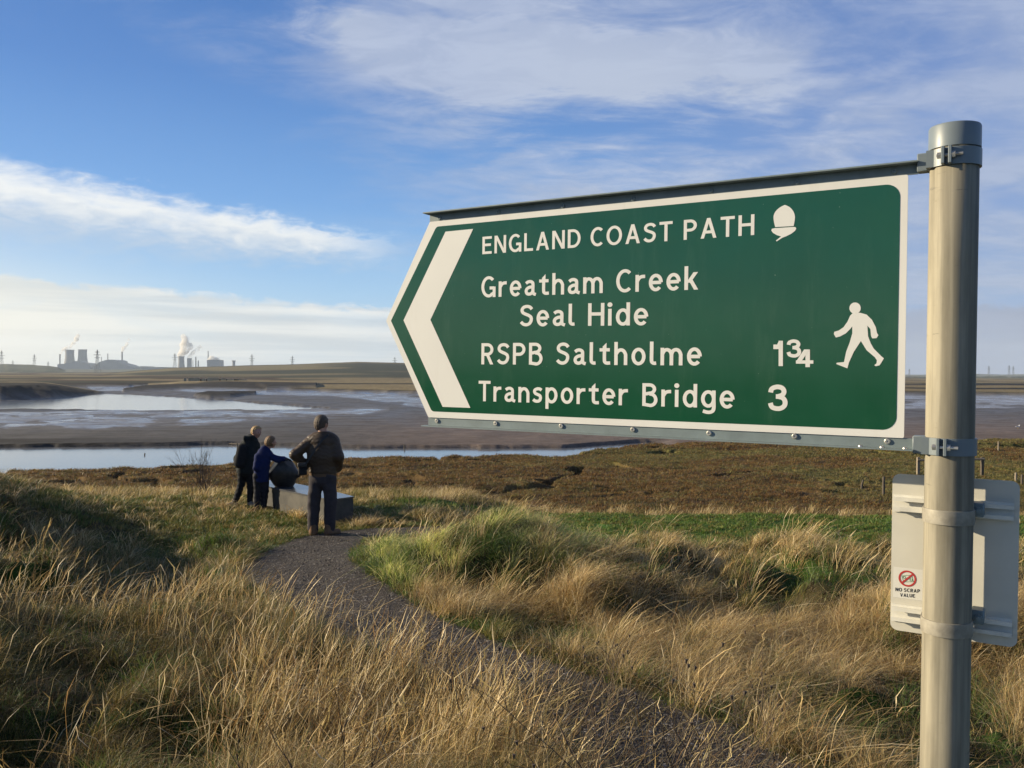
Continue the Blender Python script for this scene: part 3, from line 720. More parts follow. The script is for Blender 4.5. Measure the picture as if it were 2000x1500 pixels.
        q.build('buckle', m_rail, bd_, auto=40)
    def z5(x, y): return S(1700+x*.2534, 900+y*.2534, cn)
    a0 = z5(178, 815); a1 = z5(410, 1080)
    st = flat_poly('sticker', [(a0[0], a1[1]), (a1[0], a1[1]), (a1[0], a0[1]), (a0[0], a0[1])], cn+.0004, m_sticker, npn, f, 'small white sticker')
    # its print is kept on the sticker: ring and bar, banknote, two words
    def multi(mat, polys, c, nm, lab):
        V = []; Fl = []
        for pz in polys:
            k0 = len(V); V += [f(a, b, c) for a, b in pz]; Fl.append(list(range(k0, len(V))))
        tag(mesh_np(nm, V, Fl, mat, npn), lab)
    cx_, cz_ = z5(285, 907); rr_ = z5(285, 848)[1]-cz_
    ring = []
    for k in range(36):
        q0, q1 = k*6.2832/36, (k+1)*6.2832/36
        ring.append([(cx_+rr_*s_*math.cos(qq), cz_+rr_*s_*math.sin(qq)) for s_, qq in ((.84, q0), (1.06, q0), (1.06, q1), (.84, q1))])
    d_ = rr_*.66; w_ = rr_*.075
    multi(m_red, ring, cn+.0009, 'prohibition_ring', 'red ring')
    multi(m_red, [[(cx_-d_-w_, cz_-d_+w_), (cx_-d_+w_, cz_-d_-w_), (cx_+d_+w_, cz_+d_-w_), (cx_+d_-w_, cz_+d_+w_)]], cn+.0010, 'prohibition_bar', 'red bar across a banknote')
    note = [z5(243, 886), z5(318, 880), z5(331, 932), z5(254, 932)]
    pol = []
    for i in range(4):
        a, b = Vector(note[i]), Vector(note[(i+1) % 4]); nn = Vector((-(b-a).y, (b-a).x)).normalized()*.0004; pol.append([tuple(a-nn), tuple(b-nn), tuple(b+nn), tuple(a+nn)])
    for cc in (z5(262, 898), z5(313, 917)):
        for k in range(12):
            q0, q1 = k*.5236, (k+1)*.5236; pol.append([(cc[0]+.0026*s_*math.cos(qq), cc[1]+.0026*s_*math.sin(qq)) for s_, qq in ((.6, q0), (1, q0), (1, q1), (.6, q1))])
    multi(m_grn2, pol, cn+.0007, 'banknote_print', 'small banknote outline')
    for s_, x0_, x1_, yb_, yt_ in (('NO SCRAP', 193, 380, (1003, 1018), 27), ('VALUE', 229, 342, (1045, 1054), 26)):
        p0, p1 = z5(x0_, yb_[0]), z5(x1_, yb_[1])
        text_line('sticker_lettering', s_, p0[0], p1[0], p0[1], p1[1], z5(200, 1000-yt_)[1]-z5(200, 1000)[1], cn+.0007, m_black, npn, 'black word reading', f, w=.19, gap=.2, space=.34)
build_signpost()

# ------------------------------------------------------------------ solids from distance fields
def surfnet(fn, lo, hi, res):
    nx, ny, nz = [int(math.ceil((hi[i]-lo[i])/res))+2 for i in range(3)]
    ax = [lo[i]-res*.5+res*np.arange(n) for i, n in enumerate((nx, ny, nz))]
    X, Y, Z = np.meshgrid(*ax, indexing='ij'); D = fn(X, Y, Z).astype(np.float32)
    s = D < 0; cells = np.zeros((nx-1, ny-1, nz-1), bool)
    acc = np.zeros((nx-1, ny-1, nz-1, 3), np.float32); cnt = np.zeros((nx-1, ny-1, nz-1), np.float32)
    quads = []
    for a in range(3):
        sl0 = [slice(None)]*3; sl1 = [slice(None)]*3; sl0[a] = slice(0, -1); sl1[a] = slice(1, None)
        d0 = D[tuple(sl0)]; d1 = D[tuple(sl1)]; cr = (d0 < 0) != (d1 < 0)
        I = np.argwhere(cr); t = d0[cr]/(d0[cr]-d1[cr]); p = I.astype(np.float32); p[:, a] += t
        o1, o2 = [(1, 2), (2, 0), (0, 1)][a]
        for u in (0, 1):
            for v in (0, 1):
                c = I.copy(); c[:, o1] -= u; c[:, o2] -= v
                ok = np.all(c >= 0, 1) & (c[:, 0] < nx-1) & (c[:, 1] < ny-1) & (c[:, 2] < nz-1)
                np.add.at(acc, tuple(c[ok].T), p[ok]); np.add.at(cnt, tuple(c[ok].T), 1)
        inn = np.all(I[:, [o1, o2]] > 0, 1) & (I[:, o1] < (nx, ny, nz)[o1]-1) & (I[:, o2] < (nx, ny, nz)[o2]-1)
        quads.append((a, o1, o2, I[inn], (d0[cr] < 0)[inn]))
    act = cnt > 0; idx = -np.ones(act.shape, np.int64); idx[act] = np.arange(act.sum())
    V = acc[act]/cnt[act][:, None]*res+np.array([a[0] for a in ax])
    Q = []
    for a, o1, o2, I, ins in quads:
        e1 = np.eye(3, dtype=int)[o1]; e2 = np.eye(3, dtype=int)[o2]
        g = lambda c: idx[tuple(c.T)]
        q = np.stack([g(I-e1-e2), g(I-e2), g(I), g(I-e1)], 1)
        q[~ins] = q[~ins][:, ::-1]; Q.append(q)
    Q = np.concatenate(Q); Q = Q[(Q >= 0).all(1)]
    return V, Q
class SDF:
    def __init__(s, k=.03): s.k = k; s.p = []
    def cone(s, a, b, ra, rb, sc=(1, 1), k=None): s.p.append(('c', a, b, ra, rb, sc, k)); return s
    def chain(s, pts, rad, sc=(1, 1), k=None):
        for i in range(len(pts)-1): s.cone(pts[i], pts[i+1], rad[i], rad[i+1], sc, k)
        return s
    def ell(s, c, r, k=None): s.p.append(('e', c, r, k)); return s
    def cut(s, fn): s.p.append(('x', fn)); return s
    def box(s, c, r, rd=.01, rot=0, k=None): s.p.append(('b', c, r, rd, rot, k)); return s
    def __call__(s, X, Y, Z):
        D = None
        for q in s.p:
            if q[0] == 'c':
                _, a, b, ra, rb, sc, k = q
                ax, ay, az = a; bx, by, bz = b; mx = (ax+bx)/2; my = (ay+by)/2
                dx, dy, dz = (bx-ax), (by-ay), bz-az
                px = (X-ax); py = (Y-ay); pz = Z-az
                t = np.clip((px*dx+py*dy+pz*dz)/(dx*dx+dy*dy+dz*dz+1e-9), 0, 1)
                ex, ey, ez = (px-t*dx)/sc[0], (py-t*dy)/sc[1], pz-t*dz
                d = np.sqrt(ex*ex+ey*ey+ez*ez)-(ra+(rb-ra)*t)
            elif q[0] == 'e':
                _, c, r, k = q
                ex, ey, ez = (X-c[0])/r[0], (Y-c[1])/r[1], (Z-c[2])/r[2]
                l = np.sqrt(ex*ex+ey*ey+ez*ez); d = (l-1)*min(r)
            elif q[0] == 'b':
                _, c, r, rd, rot, k = q
                co, si = math.cos(rot), math.sin(rot); x = X-c[0]; y = Y-c[1]
                ux = np.abs(x*co+y*si)-r[0]+rd; uy = np.abs(-x*si+y*co)-r[1]+rd; uz = np.abs(Z-c[2])-r[2]+rd
                d = np.sqrt(np.maximum(ux, 0)**2+np.maximum(uy, 0)**2+np.maximum(uz, 0)**2)+np.minimum(np.maximum(ux, np.maximum(uy, uz)), 0)-rd
            else:
                D = np.maximum(D, q[1](X, Y, Z)); continue
            if D is None: D = d; continue
            k = k or s.k; hq = np.clip(.5+.5*(D-d)/k, 0, 1); D = D*(1-hq)+d*hq-k*hq*(1-hq)
        return D
def solid(name, f, lo, hi, res, mat, parent, T=None):
    V, Q = surfnet(f, lo, hi, res)
    o = mesh_np(name, V, Q, mat, parent, True); return o
def fold(x, y, z, s, amp):
    return amp*(np.sin(x*37*s+z*21*s+3*np.sin(z*13*s+y*9))*.5+np.sin(z*61*s+y*33*s+2*np.sin(x*17*s))*.5)

m_skin = simple('skin', (.42, .22, .15), .55, 0, .08, 20)
def cloth(name, col, bump=.004, scale=26, rough=.85, var=.15):
    return simple(name, col, rough, 0, var, scale, bump, .2, scale*.7)
m_hairA = simple('grey_brown_hair', (.085, .062, .045), .6, 0, .4, 60, .006, .3)
m_hairB = simple('blond_hair', (.34, .22, .10), .55, 0, .35, 60, .005, .3)
m_hairC = simple('light_brown_hair', (.17, .10, .05), .55, 0, .35, 60, .005, .3)
m_boot = cloth('brown_suede', (.16, .095, .055)); m_trouserA = cloth('grey_walking_trousers', (.042, .037, .042), .006)
m_black_cloth = cloth('black_cloth', (.012, .013, .016)); m_darkteal = cloth('dark_padded_cloth', (.014, .018, .020))
m_blue = cloth('blue_jacket_cloth', (.006, .014, .068)); m_navy = cloth('navy_trousers', (.014, .015, .022))
m_greyshoe = cloth('grey_shoe', (.20, .19, .17)); m_strapc = simple('dark_strap', (.012, .011, .011), .5)
m_puff, t, p = mat_base('brown_quilted_cloth')
c = t.coord(); n_ = t.noise(c, 20, 4, .6)
kk = t.mr(n_, .3, .7, .85, 1.15, False)
t.l.new(t.mix(1.0, (.052, .032, .019), t.xyz(kk, kk, kk), 'MULTIPLY'), p.inputs['Base Color']); p.inputs['Roughness'].default_value = .5; p.inputs['Specular IOR Level'].default_value = .35
t.l.new(t.bump(n_, .5, .006), p.inputs['Normal'])

def head(s, c, r, yaw, k=.012):
    """skull, jaw, nose, ears, brow and lips, facing yaw (0 = +Y, away from the camera; positive turns right)"""
    fx, fy = math.sin(yaw), math.cos(yaw); rx, ry = math.cos(yaw), -math.sin(yaw)
    def q(side, fwd, up): return (c[0]+rx*side*r+fx*fwd*r, c[1]+ry*side*r+fy*fwd*r, c[2]+up*r)
    s.ell(q(0, -.08, .22), (r*.82, r*.86, r*.84), k)
    s.cone(q(0, .12, .05), q(0, .30, -.66), r*.66, r*.36, k=r*.25)
    s.cone(q(0, .72, .02), q(0, .90, -.26), r*.08, r*.15, k=r*.12)      # nose
    s.cone(q(-.3, .62, .10), q(.3, .62, .10), r*.15, r*.15, k=r*.15)    # brow
    s.cone(q(-.16, .64, -.52), q(.16, .64, -.52), r*.09, r*.09, k=r*.1)
    s.cone(q(-.36, .48, -.22), q(.36, .48, -.22), r*.24, r*.24, k=r*.2)
    for sd in (-1, 1): s.ell(q(sd*.84, -.02, -.08), (r*.14, r*.16, r*.24), r*.06)
    return q
def eyes(q, r, root):
    for sd in (-1, 1):
        b = MB(); c = q(sd*.30, .76, -.02); b.lathe([(r*.085*math.sin(a), -r*.085*math.cos(a)) for a in [i*math.pi/8 for i in range(1, 8)]], 10, c)
        b.build('eye', m_black, root, True)


def build_man():
    b0 = hit(630, 1047, 3, 23); b0[2] = gz(b0[0], b0[1])+.012
    root = empty('person', tuple(b0), 'man in a brown quilted jacket seen from behind, hands in pockets', 'person')
    s = SDF(.03)
    hc = (-.02, .02, 1.655); q = head(s, hc, .112, .62)
    s.chain([(-.01, .0, 1.60), (0, -.01, 1.48)], [.062, .066])
    s.chain([(0, 0, 1.42), (0, 0, 1.2), (0, 0, .98)], [.12, .125, .11], (1.15, .75))
    s.chain([(-.15, 0, 1.43), (-.385, -.07, 1.20), (-.20, .05, 1.03)], [.055, .040, .030])
    s.chain([(.15, 0, 1.43), (.235, -.05, 1.18), (.17, .07, 1.0)], [.055, .040, .030])
    s.ell((-.15, .07, .985), (.035, .045, .05)); s.ell((.145, .08, .975), (.035, .045, .05))
    s.chain([(-.08, 0, .90), (-.125, .01, .50), (-.13, -.02, .08)], [.085, .055, .042])
    s.chain([(.08, 0, .90), (.105, .01, .50), (.09, -.02, .08)], [.085, .055, .042])
    s.cone((-.13, -.03, .04), (-.14, .14, .03), .04, .035); s.cone((.09, -.03, .04), (.17, .10, .03), .04, .035)
    solid('body', s, (-.48, -.22, -.01), (.4, .26, 1.82), .011, m_skin, root)
    eyes(q, .112, root)
    # hair: a close shell over the skull, open at the face
    hs = SDF(.02); hs.ell(q(0, -.10, .28), (.104, .106, .104)); hs.ell(q(0, -.34, -.20), (.086, .07, .085), .03)
    hs.cut(lambda X, Y, Z: .6*((X-hc[0])*math.sin(.62)+(Y-hc[1])*math.cos(.62))-.026-.38*np.maximum(Z-hc[2]-.03, 0)-.004*np.sin(X*190)*np.sin(Z*170))
    hs2 = lambda X, Y, Z: hs(X, Y, Z)-.004*(np.sin(X*150+Z*60)*np.sin(Y*130+Z*90))
    solid('hair', hs2, (-.17, -.14, 1.52), (.14, .18, 1.82), .007, m_hairA, root)
    j = SDF(.035)
    j.chain([(0, -.005, 1.50), (0, -.01, 1.44)], [.083, .10], (1.0, .95))
    j.chain([(-.10, 0, 1.425), (.10, 0, 1.425)], [.098, .098], (1, .95))
    j.chain([(0, 0, 1.37), (0, 0, 1.18), (0, 0, .97)], [.178, .190, .182], (1.14, .76), .06)
    j.chain([(-.175, 0, 1.40), (-.40, -.07, 1.20), (-.255, .05, 1.03)], [.086, .072, .060], k=.04)
    j.chain([(.165, 0, 1.40), (.245, -.05, 1.17), (.215, .07, .99)], [.086, .074, .060], k=.04)
    j.cut(lambda X, Y, Z: .915-Z); j.cut(lambda X, Y, Z: Z-1.545+.10*0)
    jq = lambda X, Y, Z: j(X, Y, Z)-.0050*(np.abs(np.sin((Z+.12*np.abs(X)+.016*np.sin(X*25+Z*9)+.01*np.sin(X*61))*math.pi/.062))**.6-.5)
    solid('jacket', jq, (-.52, -.24, .88), (.40, .26, 1.57), .0085, m_puff, root)
    hb = SDF(.02); hb.chain([(0, 0, .965), (0, 0, .905)], [.182, .176], (1.15, .76)); hb.cut(lambda X, Y, Z: .872-Z); hb.cut(lambda X, Y, Z: Z-.925)
    tag(solid('jacket_hem', hb, (-.3, -.2, .84), (.3, .2, .95), .008, cloth('light_brown_hem', (.115, .072, .042)), root), 'paler elastic hem')
    tr = SDF(.03)
    tr.chain([(0, 0, .93), (0, 0, .86)], [.165, .17], (1.15, .80))
    tr.chain([(-.09, 0, .86), (-.128, .0, .50), (-.14, -.01, .11)], [.112, .094, .080], k=.018)
    tr.chain([(.09, 0, .86), (.118, .0, .50), (.105, -.01, .11)], [.112, .094, .080], k=.018)
    tr.cut(lambda X, Y, Z: .045-Z)
    tq = lambda X, Y, Z: tr(X, Y, Z)-fold(X, Y, Z, .62, .0055)-.004*np.sin(Z*24+3*np.sin(X*9))*np.sin(X*31+Z*7)
    solid('trousers', tq, (-.28, -.2, .03), (.3, .22, 1.0), .0085, m_trouserA, root)
    for sd, a, bq in ((-1, (-.13, -.045, .05), (-.145, .15, .035)), (1, (.095, -.045, .05), (.205, .10, .035))):
        bo = SDF(.025); bo.cone(a, bq, .058, .046); bo.cone(a, (a[0], a[1]+.005, .14), .056, .058); bo.cut(lambda X, Y, Z: -Z-.004)
        tag(solid('boot', bo, (-.25, -.15, -.02), (.3, .25, .22), .008, m_boot, root))
    # strap of the camera bag, and the bag itself
    bag = empty('camera_bag', (b0[0]-.265, b0[1]-.10, b0[2]+1.0), 'small black camera bag hanging at the man\'s left hip', 'bag')
    bb = SDF(.01); bb.box((0, -.04, 0), (.062, .05, .088), .02, .3)
    solid('pouch', bb, (-.12, -.15, -.12), (.12, .08, .12), .006, m_black_cloth, bag)
    fl = SDF(.01); fl.box((-.005, -.05, .06), (.067, .056, .032), .012, .3); solid('flap', fl, (-.12, -.15, 0), (.12, .08, .12), .006, m_greyshoe if False else m_strapc, bag)
    q_ = MB()
    dv = (b0[0]-(b0[0]-.265), .10)
    pts = [(.265-.22, .10-.175, .06), (.265-.15, -.082, .17), (.265-.06, -.070, .31), (.265+.03, -.055, .43), (.265+.10, .0, .50), (.265+.12, .06, .50)]
    V = []; Fl = []
    for i, p_ in enumerate(pts):
        a = Vector(pts[max(i-1, 0)]); c_ = Vector(pts[min(i+1, len(pts)-1)]); d = (c_-a).normalized(); sdv = d.cross(Vector((0, -1, .2))).normalized()*.014
        for o_ in (sdv, -sdv): V += [tuple(Vector(p_)+o_), tuple(Vector(p_)+o_+Vector((0, -.005, 0)))]
    for i in range(len(pts)-1):
        k = i*4; n = k+4
        Fl += [[k+1, k+3, n+3, n+1], [k, n, n+2, k+2], [k, k+1, n+1, n], [k+2, n+2, n+3, k+3]]
    mesh_np('strap', V, Fl, m_strapc, bag)
    return b0

def build_boy(which):
    if which == 1:
        b0 = hit(478, 990, 3, 23); Y = 15.8; d = ray(478, 989); b0 = C0+d*Y; b0[2] = gz(b0[0], b0[1])+.012
        root = empty('person', tuple(b0), 'fair-haired boy in a black coat looking round, left of the other two', 'person')
        H = 1.45; hr = .100; hc = (.205, .04, 1.345); yaw = 2.15; sh = (.095, .02, 1.16); hip = (.0, 0, .70)
        legs = [[(-.055, 0, .70), (-.07, .03, .40), (-.17, -.03, .07)], [(.06, .02, .70), (.09, .06, .38), (.09, .02, .07)]]
        arms = [[(-.03, -.02, 1.10), (-.13, -.05, .86), (-.10, .05, .68)], [(.19, .06, 1.10), (.24, .12, .86), (.16, .22, .76)]]
        toes = [(-.27, -.10, .03), (.19, -.08, .03)]; jm = m_darkteal; tm = m_black_cloth; hm = m_hairB; sm = m_greyshoe; hem = .60; tor = .135
    else:
        Y = 15.35; d = ray(508, 990); b0 = C0+d*Y; b0[2] = gz(b0[0], b0[1])+.012
        root = empty('person', tuple(b0), 'boy in a blue jacket reaching out to touch the dark stone', 'person')
        H = 1.32; hr = .100; hc = (.175, .06, 1.215); yaw = .95; sh = (.07, .02, 1.02); hip = (.01, 0, .62)
        legs = [[(-.04, -.02, .62), (-.04, .0, .36), (-.045, -.06, .07)], [(.065, .03, .62), (.075, .04, .36), (.06, .02, .07)]]
        arms = [[(-.03, -.02, .97), (-.04, -.09, .78), (.05, .04, .66)], [(.15, .04, .98), (.30, .02, .915), (.405, .05, .925)]]
        toes = [(-.09, -.19, .03), (.17, .09, .03)]; jm = m_blue; tm = m_navy; hm = m_hairC; sm = m_boot; hem = .52; tor = .118
    s = SDF(.025); q = head(s, hc, hr, yaw)
    s.chain([(hc[0]-.03, hc[1]-.01, hc[2]-.06), (sh[0]+.02, sh[1], sh[2]+.05)], [.048, .05])
    s.chain([sh, hip], [.10, .10], (1.1, .8))
    for a in arms: s.chain(a, [.045, .035, .027])
    for l in legs: s.chain(l, [.075, .048, .036])
    for l, tt in zip(legs, toes): s.cone((l[-1][0], l[-1][1], .04), tt, .034, .028)
    lo = (-.42, -.32, -.01); hi_ = (.55, .42, 1.5)
    solid('body', s, lo, hi_, .011, m_skin, root); eyes(q, hr, root)
    fx, fy = math.sin(yaw), math.cos(yaw)
    hs = SDF(.02); hs.ell(q(0, -.10, .32), (hr*.95, hr*.95, hr*.88)); hs.ell(q(0, -.36, -.12), (hr*.78, hr*.7, hr*.7), .03)
    hs.cut(lambda X, Y, Z: .7*((X-hc[0])*fx+(Y-hc[1])*fy)-.012-.75*np.maximum(Z-hc[2]-.030, 0)-.005*np.sin(X*170+Z*80))
    hs2 = lambda X, Y, Z: hs(X, Y, Z)-.005*(np.sin(X*120+Z*60)*np.sin(Y*110+Z*90))
    solid('hair', hs2, (hc[0]-.16, hc[1]-.16, hc[2]-.13), (hc[0]+.16, hc[1]+.16, hc[2]+.17), .007, hm, root)
    j = SDF(.03)
    j.cone((sh[0]+.01, sh[1], sh[2]+.08), sh, .062, .09)
    j.chain([sh, ((sh[0]+hip[0])/2-.01, 0, (sh[2]+hip[2])/2), (hip[0], hip[1], hem+.02)], [tor, tor*1.03, tor*1.06], (1.08, .85), .05)
    for a in arms: j.chain(a, [.068, .058, .048], k=.03)
    if which == 1:                                                # hood folded down behind the neck
        j.cone((sh[0]-.06, -.07, sh[2]+.085), (sh[0]+.06, -.06, sh[2]+.09), .05, .05, k=.03)
    j.cut(lambda X, Y, Z: hem-Z)
    jq = lambda X, Y, Z: j(X, Y, Z)-fold(X, Y, Z, 1.1, .0055)
    solid('coat' if which == 1 else 'jacket', jq, lo, hi_, .0095, jm, root)
    tr = SDF(.02); tr.cone((hip[0], 0, hip[2]+.02), (hip[0]+.01, 0, hip[2]-.06), .11, .11, (1.05, .85))
    for l in legs: tr.chain(l, [.088, .066, .052], k=.015)
    tr.cut(lambda X, Y, Z: .05-Z)
    tq = lambda X, Y, Z: tr(X, Y, Z)-fold(X, Y, Z, 1.2, .006)
    solid('trousers', tq, (-.35, -.3, .03), (.35, .3, .9), .0095, tm, root)
    for l, tt in zip(legs, toes):
        bo = SDF(.02); a = (l[-1][0], l[-1][1], .045); bo.cone(a, tt, .046, .036); bo.cone(a, (a[0], a[1], .10), .045, .046); bo.cut(lambda X, Y, Z: -Z-.004)
        solid('shoe', bo, (-.4, -.35, -.02), (.4, .35, .2), .008, sm, root)
    if which == 1:
        bp = SDF(.03); bp.cone((-.01, -.15, 1.06), (-.05, -.16, .80), .085, .10, (1.0, .65)); solid('hood_and_back_panel', bp, (-.25, -.32, .62), (.2, .05, 1.22), .009, m_black_cloth, root)
    else:                                                         # dark glove with spread fingers resting on the stone
        w = Vector(arms[1][-1]); g = SDF(.010)
        g.cone(tuple(w+Vector((-.03, 0, 0))), tuple(w+Vector((.015, 0, -.004))), .036, .032)
        g.ell(tuple(w+Vector((.045, 0, -.008))), (.042, .038, .018), .015)
        for k_, (dy, ln) in enumerate(((-.032, .055), (-.011, .066), (.011, .062), (.031, .048))):
            a = w+Vector((.075, dy*.8, -.010)); b_ = a+Vector((ln*.55, dy*.25, -.006)); c_ = b_+Vector((ln*.45, dy*.1, -.022))
            g.chain([tuple(a), tuple(b_), tuple(c_)], [.0115, .0105, .009], k=.006)
        a = w+Vector((.03, -.035, -.01)); g.chain([tuple(a), tuple(a+Vector((.025, -.03, -.008))), tuple(a+Vector((.05, -.04, -.018)))], [.013, .012, .010], k=.008)
        solid('glove', g, tuple(w-Vector((.09, .1, .07))), tuple(w+Vector((.17, .1, .06))), .004, m_black_cloth, root)

def build_plinth():
    zt = 2.93
    def T(px, py): d = ray(px, py); t = (zt-CZ)/d[2]; q = C0+d*t; return (q[0], q[1])
    top = [(488, 941.5), (522, 949), (541, 954), (586, 963.2), (646, 975.5), (690, 969.8), (648, 959), (592, 947.5), (556, 941), (508, 936)]
    pts = [T(*p_) for p_ in top]
    cx = sum(p_[0] for p_ in pts)/len(pts); cy = sum(p_[1] for p_ in pts)/len(pts)
    root = empty('plinth', (cx, cy, zt-.5), 'low angular stone plinth carrying the dark carved stone', 'plinth')
    mc, t, p = mat_base('cast_stone')
    c = t.coord(); n1 = t.noise(c, 2.2, 6, .65); n2 = t.noise(c, 30, 4, .6)
    col = t.mix(t.mr(n1, .35, .65), (.032, .030, .026), (.080, .072, .058)); col = t.mix(t.mr(n2, .6, .75, 0, .5), col, (.05, .045, .04))
    t.l.new(col, p.inputs['Base Color']); p.inputs['Roughness'].default_value = .8; t.l.new(t.bump(n2, .4, .004), p.inputs['Normal'])
    mt, t, p = mat_base('polished_slate')
    c = t.coord(); n1 = t.noise(c, 5, 5, .6)
    t.l.new(t.mix(t.mr(n1, .3, .7), (.06, .062, .068), (.10, .10, .105)), p.inputs['Base Color']); p.inputs['Roughness'].default_value = .22; p.inputs['Specular IOR Level'].default_value = .7
    rel = [(a-cx, b-cy) for a, b in pts]
    m = MB(); m.prism(rel, -.15, .475, lambda a, b, c: (a, b, c)); m.build('block', mc, root)
    def off(poly, d):
        out = []
        n = len(poly)
        for i in range(n):
            a, b, c = Vector(poly[i-1]), Vector(poly[i]), Vector(poly[(i+1) % n])
            n1 = Vector(((b-a).y, -(b-a).x)).normalized(); n2 = Vector(((c-b).y, -(c-b).x)).normalized(); v = (n1+n2).normalized()
            out.append(tuple(b+v*d))
        return out
    m = MB(); m.prism(off(rel, .012), .476, .502, lambda a, b, c: (a, b, c)); m.build('slab', mt, root)
    # carved stone
    c0 = C0+ray(557, 921)*15.55
    r2 = empty('carved_stone', (c0[0], c0[1], zt+.002), 'dark polished egg-shaped stone with a blunt point, balanced on the plinth', 'sculpture')
    g = SDF(.08)
    g.ell((-.05, 0, .265), (.235, .24, .262)); g.cone((-.04, 0, .27), (.225, 0, .215), .20, .055, k=.10)
    g.cone((-.05, 0, .10), (.05, 0, .08), .14, .12, k=.1)
    g.cut(lambda X, Y, Z: (X*.62-Y*.35+Z*.70)-.385)
    g.cut(lambda X, Y, Z: (-X*.75-Y*.35+Z*.60)-.385); g.cut(lambda X, Y, Z: -Z)
    ms, t, p = mat_base('dark_polished_stone')
    c = t.coord(); n1 = t.noise(c, 9, 6, .65)
    t.l.new(t.mix(t.mr(n1, .35, .65), (.014, .012, .011), (.034, .029, .026)), p.inputs['Base Color']); p.inputs['Roughness'].default_value = .42; p.inputs['Specular IOR Level'].default_value = .35
    solid('stone', g, (-.36, -.36, -.02), (.4, .36, .62), .012, ms, r2)
    return pts
MAN = build_man(); build_boy(1); build_boy(2); PLP = build_plinth()

# ------------------------------------------------------------------ the gravel path
def build_path():
    c = []                                                        # smooth centre line
    pts = PATH
    for i in range(len(pts)-1):
        p0 = pts[max(i-1, 0)]; p1 = pts[i]; p2 = pts[i+1]; p3 = pts[min(i+2, len(pts)-1)]
        for j in range(24):
            t = j/24; c.append([.5*((2*p1[k])+(-p0[k]+p2[k])*t+(2*p0[k]-5*p1[k]+4*p2[k]-p3[k])*t*t+(-p0[k]+3*p1[k]-3*p2[k]+p3[k])*t**3) for k in range(3)])
    c = np.array(c); d = np.gradient(c[:, :2], axis=0); d /= np.linalg.norm(d, axis=1)[:, None]; nn = np.stack([-d[:, 1], d[:, 0]], 1)
    S_ = np.linspace(-1, 1, 41); n = len(c)
    e = 1.0+.22*(fbm(np.arange(n)*.13, np.zeros(n), 3, 7)-.5)
    X = c[:, None, 0]+nn[:, None, 0]*S_*(c[:, 2]*e+.10)[:, None]; Y = c[:, None, 1]+nn[:, None, 1]*S_*(c[:, 2]*e+.10)[:, None]
    z = terrain(X, Y, False)+.022*(1-np.abs(S_)**6)[None]-.012*(np.abs(S_)**8)[None]+.008*(fbm(X*9, Y*9, 3, 5)-.5)
    V = np.stack([X, Y, z], -1).reshape(-1, 3); idx = np.arange(n*41).reshape(n, 41)
    Q = np.stack([idx[:-1, :-1], idx[:-1, 1:], idx[1:, 1:], idx[1:, :-1]], -1).reshape(-1, 4)
    m, t, p = mat_base('gravel_surface')
    pos = t.geo(); vo = t.n.new('ShaderNodeTexVoronoi'); vo.inputs['Scale'].default_value = 62; t.l.new(pos, vo.inputs[0])
    vo2 = t.n.new('ShaderNodeTexVoronoi'); vo2.inputs['Scale'].default_value = 150; t.l.new(pos, vo2.inputs[0])
    sp = t.sep(vo.outputs['Color'])[0]
    col = t.mix(t.mr(sp, .0, 1.0, 0, 1, False), (.018, .0125, .0085), (.056, .040, .028)); n1 = t.noise(pos, 1.6, 5, .6); n2 = t.noise(pos, 7, 5, .65)
    col = t.mix(t.mr(sp, .93, .95), col, (.24, .22, .20))
    k = t.m('MULTIPLY', t.mr(n1, .3, .7, .75, 1.25, False), t.mr(n2, .3, .7, .75, 1.25, False)); col = t.mix(1.0, col, t.xyz(k, k, k), 'MULTIPLY')
    t.l.new(col, p.inputs['Base Color']); p.inputs['Roughness'].default_value = .85
    hgt = t.m('SUBTRACT', t.m('MULTIPLY', n2, .9), t.m('ADD', vo.outputs['Distance'], t.m('MULTIPLY', vo2.outputs['Distance'], .4)))
    t.l.new(t.bump(hgt, .9, .012), p.inputs['Normal'])
    tag(mesh_np('path', V, Q[:, ::-1].copy(), m, None, True), kind='structure')
    # loose stones
    N = 26000; i = rng.integers(0, n, N); s_ = rng.uniform(-1, 1, N); Xs = c[i, 0]+nn[i, 0]*s_*c[i, 2]*1.04+rng.normal(0, .04, N); Ys = c[i, 1]+nn[i, 1]*s_*c[i, 2]*1.04+rng.normal(0, .04, N)
    zs = terrain(Xs, Ys, False)+.022*(1-np.abs(s_)**6); r = rng.uniform(.003, .008, N)*(1+(rng.random(N) < .04)*1.2)
    o8 = np.array([(1, 0, 0), (0, 1, 0), (-1, 0, 0), (0, -1, 0), (0, 0, .75), (0, 0, -.6)]); f8 = np.array([(0, 1, 4), (1, 2, 4), (2, 3, 4), (3, 0, 4), (1, 0, 5), (2, 1, 5), (3, 2, 5), (0, 3, 5)])
    a = rng.uniform(0, 6.28, N); ca, sa = np.cos(a), np.sin(a)
    ov = o8[None]*(1+rng.uniform(-.35, .35, (N, 6, 1))); vx = ov[..., 0]*ca[:, None]-ov[..., 1]*sa[:, None]; vy = (ov[..., 0]*sa[:, None]+ov[..., 1]*ca[:, None])*rng.uniform(.6, 1, N)[:, None]
    V = np.stack([vx, vy, ov[..., 2]], -1)*r[:, None, None]+np.stack([Xs, Ys, zs+r*.2], -1)[:, None]
    g = rng.uniform(.02, .12, N)[:, None]*np.array([1.05, .93, .85]); g = np.repeat(g, 6, 0)
    ms, t, p = mat_base('loose_stone'); t.l.new(t.attr('tint'), p.inputs['Base Color']); p.inputs['Roughness'].default_value = .8
    tag(mesh_np('gravel', V.reshape(-1, 3), (f8[None]+np.arange(N)[:, None, None]*6).reshape(-1, 3), ms, None, False, {'tint': g}), 'loose dark gravel scattered on the path', 'gravel', kind='stuff')
build_path()

